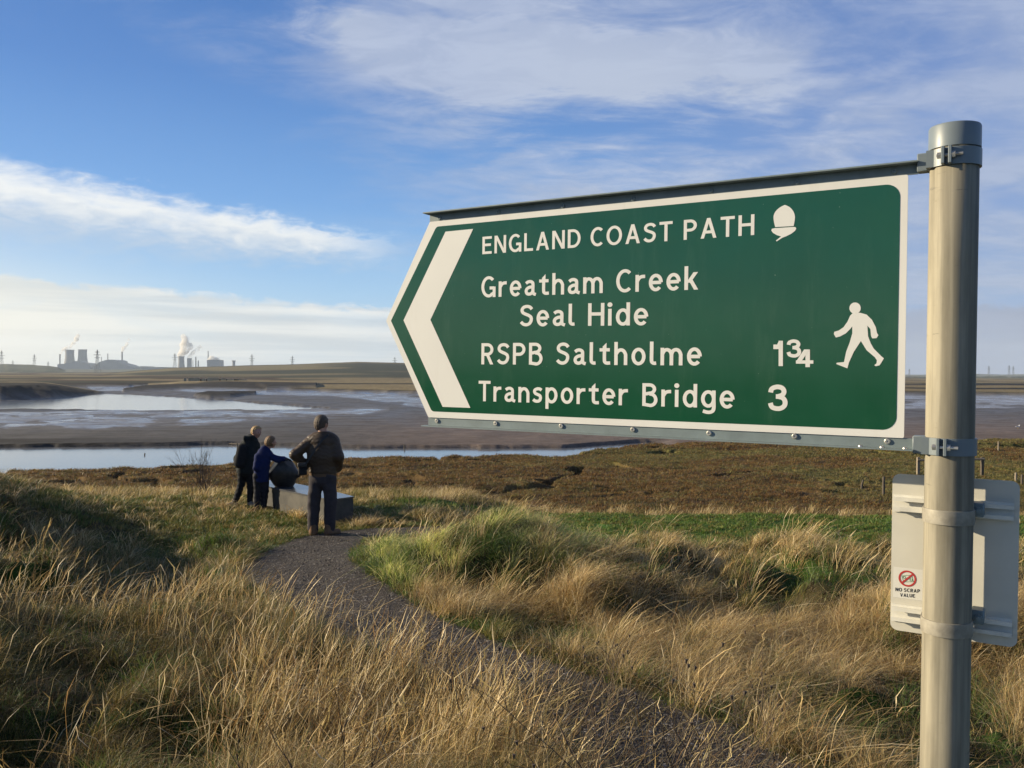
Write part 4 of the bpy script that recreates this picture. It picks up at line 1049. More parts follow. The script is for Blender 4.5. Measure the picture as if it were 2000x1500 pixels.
# ------------------------------------------------------------------ grass
def blades(base, hgt, wid, phi, lean, droop, col, K=3, head=None, curl=None):
    n = len(base); t = np.linspace(0, 1, K+1)[None, :]
    hx, hy = np.cos(phi)[:, None], np.sin(phi)[:, None]
    up = hgt[:, None]*(t-droop[:, None]*t**2.4); out = (hgt*lean)[:, None]*(.35*t+.65*t**2)
    wob = (rng.normal(0, .06, (n, K+1))*hgt[:, None]*t)
    kink = (rng.random(n) < .22)[:, None]; kt = rng.uniform(.45, .8, n)[:, None]; up = np.where(kink & (t > kt), up-hgt[:, None]*(t-kt)*rng.uniform(.6, 1.5, n)[:, None], up)
    out = np.where(kink & (t > kt), out+hgt[:, None]*(t-kt)*.7, out)
    x = base[:, 0:1]+hx*out-hy*wob; y = base[:, 1:2]+hy*out+hx*wob; z = base[:, 2:3]+up
    wa = phi+math.pi/2+rng.normal(0, .9, n); wv = np.stack([np.cos(wa), np.sin(wa)], 1)
    prof = (1-t**1.6)*.85+.15 if head is None else None
    if head is not None: prof = np.interp(t[0], [0, .74, .80, .90, 1], [1, .8, head, head*.8, .2])[None]
    w = wid[:, None]*prof*.5
    Lx, Ly = x-wv[:, 0:1]*w, y-wv[:, 1:2]*w; Rx, Ry = x+wv[:, 0:1]*w, y+wv[:, 1:2]*w
    V = np.stack([np.stack([Lx, Ly, z], -1), np.stack([Rx, Ry, z], -1)], 2).reshape(n, -1, 3)
    b = (np.arange(n)*(2*(K+1)))[:, None]; k = np.arange(K)[None]*2
    Q = np.stack([b+k, b+k+1, b+k+3, b+k+2], -1).reshape(-1, 4)
    sh = np.repeat(lerp(.78, 1.06, t.ravel()), 2)[None, :, None]*0+1
    C = np.repeat(col[:, None, :], 2*(K+1), 1)*sh
    return V.reshape(-1, 3), Q, C.reshape(-1, 3)
def blade_mat(name, tr=.35, rough=.5):
    m = bpy.data.materials.new(name); m.use_nodes = True; t = NT(m.node_tree); t.n.clear()
    out = t.n.new('ShaderNodeOutputMaterial'); d = t.n.new('ShaderNodeBsdfPrincipled'); r = t.n.new('ShaderNodeBsdfTranslucent'); mx = t.n.new('ShaderNodeMixShader')
    c = t.attr('tint'); t.l.new(c, d.inputs['Base Color']); t.l.new(c, r.inputs[0]); d.inputs['Roughness'].default_value = rough; d.inputs['Specular IOR Level'].default_value = .35
    mx.inputs[0].default_value = tr; t.l.new(d.outputs[0], mx.inputs[1]); t.l.new(r.outputs[0], mx.inputs[2]); t.l.new(mx.outputs[0], out.inputs[0]); return m
m_blade = blade_mat('grass_blade')
PALS = {'straw': [(.64, .47, .22), (.47, .325, .13), (.84, .67, .39), (.33, .195, .075), (.52, .41, .17)],
        'brown': [(.20, .13, .05), (.27, .19, .075), (.13, .085, .035), (.33, .26, .11)],
        'green': [(.06, .13, .018), (.10, .17, .03), (.05, .09, .015), (.17, .20, .05)],
        'olive': [(.13, .135, .026), (.22, .185, .045), (.085, .085, .018), (.30, .23, .07)],
        'pale': [(.85, .76, .36), (.72, .66, .26), (.55, .58, .16), (.36, .45, .09)],
        'thatch': [(.07, .045, .02), (.10, .07, .03), (.05, .035, .014), (.13, .095, .04)], 'dim': [(.12, .095, .028), (.165, .11, .036), (.075, .052, .018), (.27, .20, .07)],  # dim: browns darkened to put the left bank's shade into the grass
        'lawn': [(.095, .18, .024), (.15, .23, .04), (.065, .12, .018), (.20, .23, .05)],
        'rust': [(.22, .115, .034), (.15, .08, .026), (.30, .175, .05), (.085, .05, .018)],
        'moss': [(.16, .15, .042), (.20, .175, .05), (.10, .09, .03), (.26, .20, .07)]}
def pick(pal, n): a = np.array(PALS[pal]); return a[rng.integers(0, len(a), n)]*rng.uniform(.72, 1.22, n)[:, None]
def clumps(cx, cy, pal, mixp, mixf, nb, rad, h, w, lean, wind, droop, K, hv=.3, head=None, wa=.12, tang=.3, onpath=False):
    """cx, cy: clump centres; every clump sends out nb blades"""
    n = len(cx); i = np.repeat(np.arange(n), nb); N = len(i)
    hs = (h*rng.uniform(.7, 1.25, n))[i]; rr = rad*rng.uniform(.7, 1.4, n)[i]
    a = rng.uniform(0, 6.283, N); q = np.abs(rng.normal(0, .5, N)); bx = cx[i]+rr*q*np.cos(a); by = cy[i]+rr*q*np.sin(a)
    keep = (path_dist(bx, by) > -.05) | onpath; bx, by, a, q, i, hs = bx[keep], by[keep], a[keep], q[keep], i[keep], hs[keep]; N = len(bx)
    bz = terrain(bx, by, False)-.01
    wang = wa+rng.normal(0, .35, n)[i]
    ta = np.where(rng.random(N) < tang, .75, .13); dx = np.cos(a)*lean*(.3+q)+np.cos(wang)*wind+rng.normal(0, 1, N)*ta; dy = np.sin(a)*lean*(.3+q)+np.sin(wang)*wind+rng.normal(0, 1, N)*ta
    L = np.hypot(dx, dy); phi = np.arctan2(dy, dx)
    hh = hs*rng.uniform(1-hv, 1+hv*.6, N)
    pal2 = (rng.random(n) < mixf)[i]; ct = rng.uniform(.8, 1.2, n)[i][:, None]
    col = np.where(pal2[:, None], pick(mixp, N), pick(pal, N))*ct
    dist = np.hypot(bx, by); wd = w*np.clip(dist/6.5, 1, 3.5)*rng.uniform(.7, 1.3, N)
    dr = np.clip(droop*rng.uniform(.4, 1.4, N)+L*.15, 0, .75)
    return blades(np.stack([bx, by, bz], 1), hh, wd, phi, L, dr, col, K, head)
def sample(n, y0, y1, xf, fn, pw=1.0):
    """uniform points on the ground inside the wedge the place opens to, kept where fn is true"""
    X = []; Y = []; got = 0
    while got < n:
        y = np.sqrt(rng.uniform(y0**2, y1**2, n*2)); x = rng.uniform(-1, 1, n*2)*(y*.66+xf)
        k = fn(x, y); X.append(x[k]); Y.append(y[k]); got += k.sum()
        if k.sum() == 0: break
    return np.concatenate(X)[:n], np.concatenate(Y)[:n]
def merge(parts, name, label, cat='grass'):
    V = []; Q = []; C = []; b = 0
    for v, q, c in parts: V.append(v); Q.append(q+b); C.append(c); b += len(v)
    o = mesh_np(name, np.concatenate(V), np.concatenate(Q), m_blade, None, False, {'tint': np.concatenate(C)})
    tag(o, label, cat, kind='stuff'); return o
def left_of(x, y):                                                # left of the path line
    xs = np.interp(y, [p_[1] for p_ in sorted(PATH, key=lambda p_: p_[1])], [p_[0] for p_ in sorted(PATH, key=lambda p_: p_[1])])
    return x < xs
def clear(x, y):
    ok = path_dist(x, y) > .03
    ok &= ~((x > -5.3) & (x < -2.3) & (y > 13.6) & (y < 17.2) & in_poly(x, y, PLP))
    return ok
def in_poly(x, y, poly):
    r = np.zeros(np.shape(x), bool); n = len(poly); j = n-1
    for i in range(n):
        xi, yi = poly[i]; xj, yj = poly[j]
        c = ((yi > y) != (yj > y)) & (x < (xj-xi)*(y-yi)/((yj-yi) or 1e-9)+xi); r ^= c; j = i
    return r
def open_area(x, y):                                             # short turf round the plinth and the people
    e = ((x+4.9)/3.2)**2+((y-14.4)/3.3)**2 < 1
    return e | ((x > -4.6) & (x < -1.6) & (y > 11.4) & (y < 14.5))
def stripf(x, y): return (x > -1.2+.35*(y-16)) & (y > 15.7+.25*np.sin(x*.9)) & (y < 20.4) | ((x > -2.2) & (x <= 0) & (y > 14.4) & (y < 16.8))
def build_grass():
    base = []
    f = lambda x, y: clear(x, y) & ~stripf(x, y) & ~open_area(x, y)
    x, y = sample(1500, 2.3, 7, 1.0, f); base.append(clumps(x, y, 'thatch', 'brown', .3, 34, .22, .14, .0045, .8, .2, .3, 2))
    x, y = sample(2600, 7, 15.8, 1.2, f); base.append(clumps(x, y, 'thatch', 'green', .45, 26, .26, .14, .0045, .8, .25, .3, 2))
    x, y = sample(1700, 15.5, 23, 1.5, f); base.append(clumps(x, y, 'olive', 'brown', .4, 18, .34, .14, .005, .7, .25, .3, 2))
    merge(base, 'undergrowth', 'low tangle of olive and brown grass covering the bank')
    turf = []
    f = lambda x, y: clear(x, y) & stripf(x, y)
    x, y = sample(3800, 14.4, 20.4, 1.5, f); turf.append(clumps(x, y, 'lawn', 'olive', .28, 22, .20, .08, .0045, .6, .1, .2, 2))
    f = lambda x, y: clear(x, y) & open_area(x, y)
    x, y = sample(2300, 11.0, 17.8, 2.0, f); turf.append(clumps(x, y, 'green', 'olive', .6, 26, .17, .10, .0040, .6, .15, .2, 2))
    tx = np.array([-2.25, -2.45, -2.0, -5.2, -3.6, -1.9, -3.0]); ty = np.array([13.75, 13.7, 14.2, 15.6, 14.6, 14.9, 13.9]); turf.append(clumps(tx, ty, 'straw', 'green', .2, 120, .14, .26, .0036, .9, .3, .35, 4))
    x, y = sample(200, 11.0, 17.8, 2.0, f); turf.append(clumps(x, y, 'straw', 'olive', .3, 30, .20, .20, .0036, .8, .25, .3, 3))
    f = lambda x, y: (path_dist(x, y) > -.04) & (path_dist(x, y) < .22) & (y < 14)
    x, y = sample(800, 3.5, 14, 1.0, f); turf.append(clumps(x, y, 'green', 'olive', .35, 26, .10, .085, .0034, .8, .1, .2, 2))
    merge(turf, 'turf', 'short bright green turf along the mown strip, by the plinth and beside the path')
    # left bank : mixed tufts, olive to brown
    lf = lambda x, y: clear(x, y) & left_of(x, y) & ~open_area(x, y) & ~((y < 5.6) & (x > -1.3))
    P_ = []
    x, y = sample(760, 2.6, 8, 1.2, lf); P_.append(clumps(x, y, 'dim', 'olive', .5, 84, .17, .19, .0026, .75, .22, .36, 4))
    x, y = sample(200, 2.6, 8, 1.2, lf); P_.append(clumps(x, y, 'green', 'olive', .3, 70, .14, .20, .0028, .7, .15, .3, 4))
    x, y = sample(90, 2.6, 8, 1.2, lf); P_.append(clumps(x, y, 'straw', 'brown', .5, 14, .2, .38, .0020, .3, .2, .06, 5, .25, head=2.2))
    x, y = sample(900, 8, 15.5, 1.5, lf); P_.append(clumps(x, y, 'dim', 'green', .45, 44, .20, .22, .0036, .7, .2, .32, 3))
    x, y = sample(420, 8, 15.5, 1.5, lf); P_.append(clumps(x, y, 'straw', 'olive', .35, 40, .20, .27, .0032, .6, .28, .3, 3))
    x, y = sample(700, 15, 23, 2.0, lambda x, y: clear(x, y) & (x < -.8) & ~open_area(x, y) & ~stripf(x, y)); P_.append(clumps(x, y, 'straw', 'olive', .45, 40, .28, .26, .0030, .5, .3, .25, 3))
    merge(P_, 'bank_grass', 'mixed olive and brown tufted grass on the left bank')
    # tall straw standing between the viewer and the path
    P_ = []
    tf = lambda x, y: (x > -1.35-.25*(y-4)) & (y < 5.6) & (x < -.15+.55*(4.6-y))
    x, y = sample(170, 3.5, 5.7, .2, tf); P_.append(clumps(x, y, 'straw', 'brown', .3, 15, .20, .49, .0022, .16, .20, .03, 6, .25, head=2.6, wa=.1, tang=.15, onpath=True))
    x, y = sample(380, 2.6, 5.3, .4, tf); P_.append(clumps(x, y, 'straw', 'brown', .4, 66, .17, .25, .0024, .5, .2, .2, 4, tang=.5, onpath=True))
    x, y = sample(75, 3.0, 5.9, .4, lambda x, y: (x > -.8) & (x < 1.7)); P_.append(clumps(x, y, 'straw', 'brown', .35, 10, .26, .36, .0022, .5, .35, .1, 5, .3, head=2.2, tang=.5, onpath=True))
    x, y = sample(60, 3.0, 5.6, .4, lambda x, y: (x > -.6) & (x < 1.5)); P_.append(clumps(x, y, 'dim', 'olive', .4, 26, .2, .17, .0026, .7, .2, .3, 3, tang=.6, onpath=True))
    x, y = sample(190, 2.6, 5.2, .4, tf); P_.append(clumps(x, y, 'green', 'olive', .4, 66, .15, .22, .0026, .6, .2, .25, 4, tang=.5))
    x, y = sample(46, 4.1, 5.7, .2, lambda x, y: (x > -1.5) & (x < -.15-.3*(y-4.1))); P_.append(clumps(x, y, 'straw', 'brown', .3, 16, .2, .56, .0022, .16, .25, .03, 6, .25, head=2.6, tang=.2, onpath=True))
    x, y = sample(420, 2.4, 9, .6, lambda x, y: path_dist(x, y) > .05); P_.append(clumps(x, y, 'straw', 'thatch', .3, 7, .25, .20, .0060, .9, .3, .4, 4, tang=.9))
    tf2 = lambda x, y: (x > -1.1) & (x < .75+.0*y) & (y < 3.8)
    x, y = sample(230, 2.3, 3.9, .2, tf2); P_.append(clumps(x, y, 'straw', 'olive', .45, 90, .17, .25, .0024, .7, .25, .3, 4, tang=.6, onpath=True))
    x, y = sample(60, 2.4, 4.4, .2, lambda x, y: (x > -1.2) & (x < 1.6)); P_.append(clumps(x, y, 'straw', 'straw', 0, 9, .20, .40, .0020, .4, .35, .06, 6, .25, head=2.2, tang=.4, onpath=True))
    x, y = sample(110, 4.5, 9, .4, lambda x, y: clear(x, y) & left_of(x, y)); P_.append(clumps(x, y, 'straw', 'brown', .3, 12, .25, .42, .0026, .25, .25, .05, 5, .2, head=2.2))
    merge(P_, 'tall_straw', 'tall dry straw with seed heads standing in front of the path')
    # right of the path: windswept tussocks
    rf = lambda x, y: clear(x, y) & ~left_of(x, y) & (x > -1.9) & ~stripf(x, y) & (y < 15.9)
    gap = lambda x, y: fbm(x*.8+4, y*.55, 3, 77) > .47
    P_ = []
    x, y = sample(480, 4.0, 8.5, .8, lambda x, y: rf(x, y) & gap(x, y)); P_.append(clumps(x, y, 'straw', 'brown', .2, 125, .17, .34, .0027, .62, .38, .36, 4, wa=.0, tang=.45))
    x, y = sample(330, 3.6, 8.5, .8, rf); P_.append(clumps(x, y, 'green', 'olive', .45, 60, .17, .22, .0036, .6, .28, .28, 4))
    x, y = sample(620, 8.5, 15.7, 1.2, lambda x, y: rf(x, y) & (x > .2) & gap(x, y) & (y < 13.8)); P_.append(clumps(x, y, 'straw', 'olive', .3, 60, .21, .25, .0034, .62, .38, .32, 3, wa=.0, tang=.4))
    x, y = sample(620, 8.5, 15.7, 1.2, lambda x, y: rf(x, y) & (x > .2)); P_.append(clumps(x, y, 'olive', 'green', .45, 40, .22, .21, .0036, .6, .28, .28, 3))
    x, y = sample(110, 5.5, 12.5, 1.2, rf); P_.append(clumps(x, y, 'straw', 'straw', .0, 16, .22, .44, .0025, .25, .50, .06, 6, .25, head=2.2, wa=0, tang=.2))
    hf = lambda x, y: (((x+.35)/1.25)**2+((y-10.1)/1.7)**2 < 1) & (path_dist(x, y) > .02)
    x, y = sample(70, 8.2, 12.2, .5, hf); P_.append(clumps(x, y, 'pale', 'green', .3, 150, .20, .32, .0030, .8, .35, .50, 5, wa=.2))
    x, y = sample(90, 8.2, 12.2, .5, hf); P_.append(clumps(x, y, 'green', 'olive', .3, 70, .2, .22, .0034, .6, .3, .3, 4, wa=.2))
    x, y = sample(20, 8.2, 12.2, .5, hf); P_.append(clumps(x, y, 'straw', 'straw', 0, 50, .2, .40, .0028, .4, .35, .2, 5, wa=.2))
    # fringe along the marsh
    x, y = sample(330, 20.2, 23.0, 1.5, lambda x, y: x > -3); P_.append(clumps(x, y, 'straw', 'brown', .35, 26, .35, .28, .0026, .3, .4, .15, 3))
    merge(P_, 'tussock_grass', 'windswept straw coloured tussock grass between path and marsh')
    # salt marsh plants
    P_ = []
    zf = lambda x, y: (terrain(x, y, False) > 1.12) & (1000+F*x/y > -150) & (hor(1000+F*x/y)+F*3.7/y > bd(1000+F*x/y)+1)
    for y0, y1, n, nb, hh, ww in ((22.5, 30, 9000, 17, .11, .0042), (30, 39, 8500, 14, .11, .005), (39, 60, 6500, 10, .11, .007)):
        x, y = sample(n, y0, y1, 1.5, zf); g = fbm(x*.16+2, y*.22, 4, 95); px = 1000+F*x/y
        gm = (g > .50) & (rng.random(n) < np.clip((px-850)/500, 0, .9))
        P_.append(clumps(x[~gm], y[~gm], 'rust', 'moss', .3, nb, .34, hh, ww, .9, .2, .25, 2)); 
        if gm.sum(): P_.append(clumps(x[gm], y[gm], 'moss', 'rust', .15, nb, .34, hh*.9, ww, .9, .2, .25, 2))
    merge(P_, 'marsh_plants', 'low russet and moss green salt marsh plants', 'marsh plants')
build_grass()

# ------------------------------------------------------------------ small things on the marsh
m_post = simple('weathered_timber', (.085, .068, .05), .85, 0, .3, 30, .004)
m_postl = simple('pale_timber', (.22, .18, .13), .85, 0, .3, 30, .004)
def post(px, yt, yb, w, label, mat=None, lean=0.0, group='old timber posts on the marsh', flat=None, Y=None):
    if Y is None: b = hit(px, yb, 20, 120)
    else: b = C0+ray(px, yb)*Y
    z0 = gz(b[0], b[1]) if Y is None else b[2]
    hgt = (C0+ray(px, yt)*b[1])[2]-b[2]
    r = w*b[1]/F/2; m = MB(); n = 8
    zz = [-.25, hgt*.3, hgt*.75, hgt*.97, hgt]; rr = [r*1.05, r*1.08, r*.95, r*.98, r*.72]
    V = []; 
    for k, (z, q) in enumerate(zip(zz, rr)):
        for i in range(n): V.append((q*math.cos(i*6.2832/n)*(1+.12*math.sin(i*2.1+k))+lean*max(z, 0), q*math.sin(i*6.2832/n), z))
    Fl = [[k*n+i, k*n+(i+1) % n, (k+1)*n+(i+1) % n, (k+1)*n+i] for k in range(4) for i in range(n)]+[[4*n+i for i in range(n)]]
    m.add(V, Fl); o = m.build('timber_post', mat or m_post, None, True); o.location = (b[0], b[1], z0)
    return tag(o, label, 'post', group)
post(790, 868, 884, 3.2, 'dark post at the water edge, below the arrow tip of the finger sign')
post(1725.5, 931, 968, 5, 'tall dark post just left of the small notice board')
post(1682, 937, 952, 4, 'short leaning post left of the tall dark one by the notice board', lean=.25)
post(1950, 862, 880, 3.0, 'slim pale post standing alone right of the pole', m_postl)
post(1984, 923, 940, 4.5, 'stubby post at the right edge, left of its darker twin', m_postl)
post(1996, 927, 948, 4.5, 'dark stubby post cut by the right edge of the view')
p_ = post(281, 885, 901, 2.5, 'crooked stake with a crosspiece standing in the creek at left', lean=.12, group='stakes in the creek')
q = MB(); r_ = .03; q.tube([(-.12, 0, .16), (.10, 0, .24)], .022, 6); cr_ = q.build('crosspiece', m_post, p_)
post(28, 893, 899, 1.6, 'tiny stake near the left edge of the creek', group='stakes in the creek')
post(463, 865, 872, 2, 'short stake at the end of the low fence in the creek', group='stakes in the creek', Y=57)
def build_rail_fence():
    a = hit(1793, 928, 20, 80); b = hit(1918, 929, 20, 80)
    root = empty('rail_fence', tuple(a), 'short post and rail fence half hidden behind the grey pole', 'fence')
    for p0, yt in ((a, 893), (b, 893)):
        pxx = 1793 if p0 is a else 1918; hgt = (C0+ray(pxx, yt)*p0[1])[2]-p0[2]
        m = MB(); m.box(p0[0]-a[0]-.05, p0[0]-a[0]+.05, p0[1]-a[1]-.05, p0[1]-a[1]+.05, p0[2]-a[2]-.2, p0[2]-a[2]+hgt, bev=.01); m.build('fence_post', m_postl if p0 is a else m_post, root)
        if p0 is a: ha = hgt
    m = MB(); hb_ = hgt
    m.tube([(-.06, -.06, ha-.10), (b[0]-a[0]+.06, b[1]-a[1]-.06, b[2]-a[2]+hb_-.06)], .045, 6); m.build('rail', m_postl, root)
build_rail_fence()
def build_creek_fence():
    a = C0+ray(400, 873)*60; b = C0+ray(472, 869)*58
    root = empty('creek_fence', (a[0], a[1], .0), 'line of low broken stakes in the creek beyond the fair-haired boy', 'fence')
    rg = random.Random(5); m = MB(); m.tube([(0, 0, .05), (b[0]-a[0], b[1]-a[1], .09)], .05, 6); m.build('rail', m_post, root)
    for i in range(9):
        t = i/8; x = (b[0]-a[0])*t; y = (b[1]-a[1])*t; m = MB(); h_ = rg.uniform(.12, .26); m.tube([(x, y, -.3), (x+rg.uniform(-.02, .02), y, h_)], .035, 6); m.build('stake', m_post, root)
build_creek_fence()
def gull(px, py, Y, label, L=.42, face=1):
    b = C0+ray(px, py)*Y; b[2] = gz(b[0], b[1]); s = L/.42
    root = empty('gull', tuple(b), label, 'gull', 'white gulls on the mud')
    g = SDF(.03); g.cone((-.10*face, 0, .17), (.08*face, 0, .19), .045, .065); g.cone((.08*face, 0, .20), (.15*face, 0, .29), .035, .033); g.ell((.16*face, 0, .30), (.042, .034, .034)); g.cone((-.10*face, 0, .17), (-.25*face, 0, .155), .035, .008)
    o = solid('body', g, (-.32, -.1, .05), (.32, .1, .38), .012, m_gull, root); o.scale = (s, s, s)
    m = MB(); m.tube([(.19*face*s, 0, .30*s), (.245*face*s, 0, .29*s)], [.012*s, .004*s], 6); m.build('beak', m_beak, root)
    for sd in (-1, 1): m = MB(); m.tube([(.0, .03*sd*s, -.02), (.0, .03*sd*s, .13*s)], .007*s, 5); m.build('leg', m_beak, root)
    m = MB(); 
    for sd in (-1, 1): m.prism([(-.24*face*s, .20*s), (-.05*face*s, .14*s), (.07*face*s, .18*s), (.05*face*s, .23*s), (-.10*face*s, .225*s)], .055*sd*s, .066*sd*s, lambda a_, b_, c_: (a_, c_, b_))
    m.build('wings', m_gwing, root)
m_gull = simple('white_feathers', (.80, .79, .76), .6, 0, .03); m_gwing = simple('grey_feathers', (.42, .43, .46), .6, 0, .05); m_beak = simple('yellow_beak', (.5, .35, .05), .5)
gull(1988, 838, 78, 'white gull standing on the mud at the right edge'); gull(1904, 750, 190, 'distant white gull right of the pole, on the far bank', .5, -1)

# ------------------------------------------------------------------ bare shrub and dead stalks
m_twig = simple('bare_twigs', (.085, .062, .045), .8, 0, .3, 40); m_stalk = simple('dead_stalk', (.13, .088, .05), .8, 0, .3, 40); m_stalkd = simple('dark_dead_stalk', (.055, .038, .026), .8, 0, .3, 40)
def branch(mb, p, d, L, r, dep, rg, spread=.55, up=.25, n=5, heads=None):
    pts = [Vector(p)]; dd = Vector(d).normalized()
    for i in range(n):
        dd = (dd+Vector((rg.gauss(0, .10), rg.gauss(0, .10), rg.gauss(0, .06)+up*.1))).normalized(); pts.append(pts[-1]+dd*L/n)
    mb.tube(pts, [r*(1-.6*i/n) for i in range(n+1)], 5, cap=False)
    if dep > 0:
        for k in range(rg.randint(3, 4)):
            i = rg.randint(2, n); nd = (dd+Vector((rg.gauss(0, spread), rg.gauss(0, spread), rg.gauss(.1, spread*.5)))).normalized()
            branch(mb, pts[i], nd, L*rg.uniform(.42, .65), r*.55, dep-1, rg, spread, up, 4, heads)
    elif heads is not None: heads.append(pts[-1])
def shrub():
    b = C0+ray(392, 952)*18.5; b[2] = gz(b[0], b[1]); rg = random.Random(3)
    root = empty('bare_shrub', tuple(b), 'leafless brown shrub on the bank left of the boys', 'shrub')
    for k in range(13):
        mb = MB(); a = rg.uniform(0, 6.28); branch(mb, (rg.uniform(-.16, .16), rg.uniform(-.1, .1), -.05), (math.cos(a)*.24, math.sin(a)*.2, 1), rg.uniform(.5, .72), .0075, 3, rg, .36)
        mb.build('stem', m_twig, root)
shrub()
def stalk(px, pyb, pyt, Y, lean, seed, label, mat=None, r=.0035, dep=2, hd=True, n=1):
    b = C0+ray(px, pyb)*Y; top = (C0+ray(px, pyt)*Y)[2]; b[2] = gz(b[0], b[1]); H = top-b[2]; rg = random.Random(seed)
    root = empty('dead_stalk', tuple(b), label, 'dead plant', 'dead branching stalks among the grass')
    for i_ in range(n):
        heads = []
        mb = MB(); branch(mb, (rg.uniform(-.04, .04)*(n > 1), 0, -.03), (lean+rg.gauss(0, .12)*(n > 1), rg.gauss(0, .1), 1), H*.66, r, dep, rg, .45, .35, 6, heads)
        if hd:
            for q in heads:
                if rg.random() < .7: mb.tube([q-Vector((0, 0, .006)), q+Vector((rg.uniform(-.004, .004), 0, .008))], [r*.6, r*1.6], 5)
        mb.build('stem', mat or m_stalk, root)
    return root
stalk(1232, 1600, 1230, 3.1, .22, 1, 'tall dark branching dead stalk in the bottom centre, right of the others', m_stalkd, .0042, 2, True, 3)
stalk(1120, 1620, 1290, 3.2, .0, 2, 'pale branching stalk left of the tall dark stalk at bottom centre', None, .0038, 2, True, 3)
stalk(1395, 1560, 1220, 3.5, .28, 4, 'slanting pale stalk over the gravel at bottom right of centre', None, .0036, 2, True, 2)
stalk(500, 1600, 1330, 3.3, -.1, 5, 'thin dark stalk in the straw at bottom left of centre', m_stalkd, .0034, 1, False, 2)
stalk(600, 1620, 1345, 3.1, .05, 6, 'thin dark upright stalk between its two neighbours at bottom', m_stalkd, .0034, 1, False, 1)
stalk(690, 1600, 1300, 3.3, .15, 8, 'dark stalk leaning right, lower middle of the straw', m_stalkd, .0034, 1, False, 2)
stalk(918, 1050, 925, 10.5, .03, 9, 'upright bare stalk on top of the grassy hummock', None, .0062, 2, True, 1)
stalk(955, 1045, 950, 10.8, .35, 10, 'leaning bare stalk on the hummock, second from left', None, .0055, 2, True, 1)
stalk(1030, 1060, 960, 10.6, .28, 12, 'bare stalk at the right side of the grassy hummock', None, .0055, 2, True, 2)
stalk(1165, 1420, 1190, 5.2, .02, 13, 'upright dead stalk rising right of the gravel path bend', m_stalkd, .0045, 2, True, 1)
stalk(1490, 1370, 1290, 5.4, .1, 14, 'low dead flower stalk in the right hand straw', m_stalkd, .0040, 2, True, 2)
stalk(40, 1500, 1320, 4.0, .5, 15, 'pale broken stalk arching at the far left bottom', None, .0036, 1, False, 2)

# ------------------------------------------------------------------ far shore : walls, hill, pylons, works
def flatw(px, py, Y): q = C0+ray(px, py)*Y; return q
def build_ruin():
    Y = 330; b = flatw(430, 741, Y); z0 = gz(b[0], b[1]); k = Y/F
    root = empty('ruined_wall', (b[0], b[1], z0), 'long low broken wall with dark gaps on the far marsh', 'wall')
    m1 = simple('pale_render', (.27, .24, .17), .9, 0, .25, .6); m2 = simple('dark_opening', (.02, .018, .016), .9)
    for x0, x1, hh in ((-71, -66, 1.2), (-62, -40, 1.25), (-36, -28, 1.0), (-25, -3, 1.35), (2, 11, 1.15), (14, 26, .9), (38, 52, .8)):
        m = MB(); m.box(x0*k, x1*k, -.2, .2, -.3, hh*1.15, bev=.03); m.build('wall_section', m1, root)
    m = MB(); m.box(-62*k, 30*k, 1.5, 7, -.3, .95, bev=.1); m.build('dark_backing', m2, root)  # near-black box behind the wall, stands in for the shade in its gaps
build_ruin()
m_scrub, t, p = mat_base('scrub_cover')
pos = t.geo(); n1 = t.noise(pos, .05, 6, .65)
t.l.new(t.mix(t.mr(n1, .35, .65), (.035, .045, .025), (.085, .09, .045)), p.inputs['Base Color']); p.inputs['Roughness'].default_value = .95; t.l.new(t.bump(t.noise(pos, .12, 5, .65), 1, 2.5), p.inputs['Normal'])
def ridge(name, pts, Y, depth, label=None, cat=None, mat=None, seed=1, rough=.6):
    """a rounded hill seen across the marsh, from its crest line"""
    px = np.linspace(pts[0][0], pts[-1][0], 220); cy = np.interp(px, [p_[0] for p_ in pts], [p_[1] for p_ in pts]); ch = []
    for a_, b_ in zip(px, cy): ch.append((C0+ray(a_, b_)*Y))
    ch = np.array(ch); V = []; J = 24
    X = ch[:, 0]; H = np.maximum(ch[:, 2]-.8, 0)
    for j in range(J+1):
        t_ = j/J; yy = Y-depth/2+depth*t_; prof = math.sin(math.pi*t_)**.7
        z = .6+H*prof+rough*(fbm(X*.06+seed, np.full_like(X, yy*.06), 4, seed)-.5)*np.minimum(H, 4)*prof-.4*(j in (0, J))
        V.append(np.stack([X*yy/Y, np.full_like(X, yy), z], -1))
    V = np.concatenate(V); n = len(X); idx = np.arange((J+1)*n).reshape(J+1, n)
    Q = np.stack([idx[:-1, :-1], idx[:-1, 1:], idx[1:, 1:], idx[1:, :-1]], -1).reshape(-1, 4)
    o = mesh_np(name, V, Q, mat or m_scrub, None, True); tag(o, label, cat, kind='structure'); return o
ridge('hill', [(-500, 716), (-200, 712), (0, 711.5), (15, 710.5), (52, 712), (70, 713), (98, 714.5), (112, 717), (128, 723)], 1500, 160, seed=3, rough=.5)
ridge('hill', [(1650, 733), (1700, 731), (1770, 731.5), (1860, 732), (1900, 730), (1960, 731.5), (2040, 730), (2200, 729), (2600, 730)], 3300, 300, seed=5, rough=.4)
ridge('hill', [(100, 722), (150, 721), (210, 722), (262, 721), (300, 722), (400, 721)], 2200, 200, seed=7, rough=.5)
ridge('hill', [(1650, 736), (1720, 735.2), (1840, 735.5), (1960, 735), (2100, 735), (2500, 734)], 1300, 150, seed=9, rough=.6)

